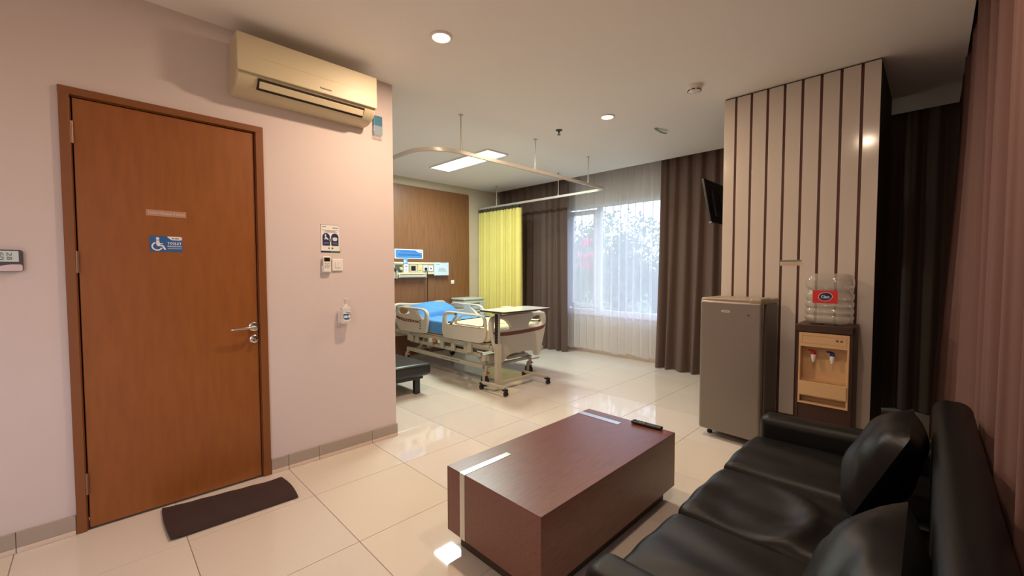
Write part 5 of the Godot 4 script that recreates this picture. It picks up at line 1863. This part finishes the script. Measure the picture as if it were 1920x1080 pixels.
# ------------------------------------------------------------ overbed table
func overbed_table() -> void:
	var o := thing("overbed_table", "wheeled overbed table with white top standing at the foot of the bed", "table", Vector3(3.39, 0.004, -3.35))
	var m := mb()
	m.at(tf(FACE_UP, Vector3(3.415, 0.882, -3.365)))
	m.plate(rr(0.775, 0.41, 0.035, 5), [], 0.018, 0.003)
	part("top_edge", m, M.laminate_edge, o)
	m = mb()
	m.at(tf(FACE_UP, Vector3(3.415, 0.8995, -3.365)))
	m.plate(rr(0.765, 0.40, 0.032, 5), [], 0.0025, 0.0008, false)
	part("table_top", m, M.laminate_white, o)
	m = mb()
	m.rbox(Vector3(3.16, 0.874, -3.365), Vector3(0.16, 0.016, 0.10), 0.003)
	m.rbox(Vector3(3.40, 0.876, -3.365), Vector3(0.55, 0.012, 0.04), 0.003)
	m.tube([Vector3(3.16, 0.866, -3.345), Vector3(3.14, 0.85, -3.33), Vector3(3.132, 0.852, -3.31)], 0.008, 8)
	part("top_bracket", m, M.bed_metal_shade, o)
	m = mb()
	m.rbox(Vector3(3.116, 0.69, -3.36), Vector3(0.046, 0.36, 0.035), 0.004)
	part("inner_post", m, M.black_plastic, o)
	m = mb()
	m.rbox(Vector3(3.1235, 0.69, -3.3405), Vector3(0.029, 0.35, 0.006), 0.001)
	part("height_scale", m, M.galvanised_track, o)
	for k in 9:
		var h := mb()
		h.box(Vector3(3.100, 0.555 + 0.032 * k, -3.3422), Vector3(0.008, 0.007, 0.002))
		part("height_notch", h, M.brushed_steel, o)
	m = mb()
	m.rbox(Vector3(3.125, 0.305, -3.36), Vector3(0.072, 0.46, 0.042), 0.005, 2)
	part("post", m, M.bed_metal, o)
	m = mb()
	m.rbox(Vector3(3.045, 0.085, -3.35), Vector3(0.035, 0.03, 0.37), 0.004)
	m.rbox(Vector3(3.737, 0.085, -3.35), Vector3(0.035, 0.03, 0.37), 0.004)
	m.rbox(Vector3(3.39, 0.085, -3.36), Vector3(0.66, 0.035, 0.04), 0.004)
	part("base", m, M.bed_metal, o)
	for p in [Vector3(3.045, 0, -3.165), Vector3(3.737, 0, -3.165), Vector3(3.045, 0, -3.535), Vector3(3.737, 0, -3.535)]:
		m = mb()
		m.rbox(p + Vector3(0, 0.068, 0), Vector3(0.042, 0.028, 0.07), 0.012, 3)
		var c := part("castor", m, M.black_plastic, o)
		for sx in [-1.0, 1.0]:
			m = mb()
			m.at(tf(Basis(Vector3(0, 0, 1), PI / 2), p + Vector3(sx * 0.012 + 0.006, 0.0295, 0.012 if p.z > -3.3 else -0.012)))
			m.lathe(Vector3.ZERO, [Vector2(0, 0), Vector2(0.022, 0), Vector2(0.025, 0.003), Vector2(0.025, 0.009), Vector2(0.022, 0.012), Vector2(0, 0.012)], 16)
			part("wheel", m, M.rubber, c)

# --------------------------------------------------------- bedside cabinet
func bedside_cabinet() -> void:
	var x0 := 4.285; var x1 := 4.745; var z0 := -5.785; var z1 := -5.43
	var o := thing("bedside_cabinet", "pale grey bedside cabinet between the bed head and yellow curtain", "cabinet", Vector3((x0 + x1) / 2, 0.004, (z0 + z1) / 2))
	var c := Vector3((x0 + x1) / 2, 0, (z0 + z1) / 2)
	var m := mb()
	m.rbox(c + Vector3(0, 0.45, -0.004), Vector3(x1 - x0 - 0.02, 0.78, z1 - z0 - 0.02), 0.01, 2)
	part("body", m, M.cabinet_grey, o)
	m = mb()
	m.rbox(c + Vector3(0, 0.862, 0), Vector3(x1 - x0, 0.036, z1 - z0), 0.014, 3)
	part("top_board", m, M.cabinet_grey, o)
	m = mb()
	m.rbox(c + Vector3(0, 0.755, z1 - c.z - 0.006), Vector3(x1 - x0 - 0.04, 0.13, 0.02), 0.006, 2)
	var d := part("drawer", m, M.cabinet_grey, o)
	m = mb()
	m.rbox(c + Vector3(0, 0.79, z1 - c.z + 0.005), Vector3(0.22, 0.016, 0.006), 0.002)
	part("drawer_grip", m, M.unit_dark, d)
	m = mb()
	m.rbox(c + Vector3(0, 0.37, z1 - c.z - 0.006), Vector3(x1 - x0 - 0.04, 0.60, 0.02), 0.006, 2)
	var dd := part("door", m, M.cabinet_grey, o)
	m = mb()
	m.rbox(c + Vector3(0, 0.635, z1 - c.z + 0.005), Vector3(0.22, 0.016, 0.006), 0.002)
	part("door_grip", m, M.unit_dark, dd)
	m = mb()
	m.box(Vector3(x0 + 0.0085, 0.80, c.z), Vector3(0.002, 0.004, z1 - z0 - 0.04))
	m.box(Vector3(x0 + 0.0085, 0.72, c.z), Vector3(0.002, 0.004, z1 - z0 - 0.04))
	part("side_groove", m, M.unit_dark, o)
	for p in [Vector3(x0 + 0.05, 0, z0 + 0.05), Vector3(x1 - 0.05, 0, z0 + 0.05), Vector3(x0 + 0.05, 0, z1 - 0.05), Vector3(x1 - 0.05, 0, z1 - 0.05)]:
		m = mb()
		m.lathe(p, [Vector2(0, 0.004), Vector2(0.02, 0.004), Vector2(0.024, 0.02), Vector2(0.024, 0.065), Vector2(0, 0.065)], 12)
		part("foot", m, M.rubber, o)

# ------------------------------------------------------------------- bench
func bench() -> void:
	var x0 := 1.76; var x1 := 2.575; var z0 := -5.62; var z1 := -3.83
	var o := thing("bench", "black leather sofa bed seat showing past the wall corner beside the bed", "bench", Vector3((x0 + x1) / 2, 0.004, (z0 + z1) / 2))
	var c := Vector3((x0 + x1) / 2, 0, (z0 + z1) / 2)
	var m := mb()
	m.rbox(c + Vector3(0, 0.268, 0), Vector3(x1 - x0, 0.135, z1 - z0), 0.042, 4, 14, func(p: Vector3) -> Vector3:
		var u := p.x / 0.41; var v := p.z / 0.9
		return p + Vector3(0, (0.014 * (1.0 - u * u) + 0.004 * sin(p.z * 14.0)) if p.y > 0.02 else 0.0, 0))
	part("seat_cushion", m, M.bench_leather, o)
	m = mb()
	m.rbox(c + Vector3(-0.02, 0.188, 0), Vector3(x1 - x0 - 0.10, 0.05, z1 - z0 - 0.12), 0.01, 2)
	part("frame", m, M.bench_leather, o)
	for p in [Vector3(x1 - 0.135, 0, z1 - 0.10), Vector3(x0 + 0.08, 0, z1 - 0.10), Vector3(x1 - 0.135, 0, z0 + 0.10), Vector3(x0 + 0.08, 0, z0 + 0.10)]:
		m = mb()
		m.rbox(Vector3(p.x, 0.087, p.z), Vector3(0.065, 0.166, 0.05), 0.006, 2)
		part("leg", m, M.bench_leather, o)

# -------------------------------------------------------------- television
func television() -> void:
	var o := thing("television", "flat black television mounted on the column side, seen from behind", "television", Vector3(4.69, 1.83, -1.6))
	var b := Basis(Vector3(1, 0, 0), -0.18)
	var c := Vector3(4.69, 2.04, -1.60)
	var m := mb()
	m.at(tf(b, c))
	m.rbox(Vector3(0, 0, 0), Vector3(0.735, 0.445, 0.028), 0.008, 2)
	part("case", m, M.black_plastic, o)
	m = mb()
	m.at(tf(b, c))
	m.rbox(Vector3(0, -0.03, 0.022), Vector3(0.5, 0.28, 0.03), 0.012, 2)
	part("rear_cover", m, M.black_plastic, o)
	m = mb()
	m.at(tf(b, c))
	m.box(Vector3(0, 0.006, -0.0146), Vector3(0.705, 0.405, 0.001))
	part("screen", m, M.screen_dark, o)
	m = mb()
	m.at(tf(b, c))
	m.rbox(Vector3(-0.352, -0.228, 0.0), Vector3(0.03, 0.02, 0.03), 0.006)
	part("corner_cap", m, M.print_grey, o)
	m = mb()
	m.at(tf(b, c))
	m.rbox(Vector3(0, 0, 0.045), Vector3(0.2, 0.2, 0.012), 0.003)
	m.at(Transform3D())
	m.rbox(Vector3(4.69, 2.03, -1.45), Vector3(0.06, 0.06, 0.22), 0.006)
	m.rbox(Vector3(4.69, 2.03, -1.302), Vector3(0.14, 0.22, 0.02), 0.004)
	part("wall_bracket", m, M.black_plastic, o)
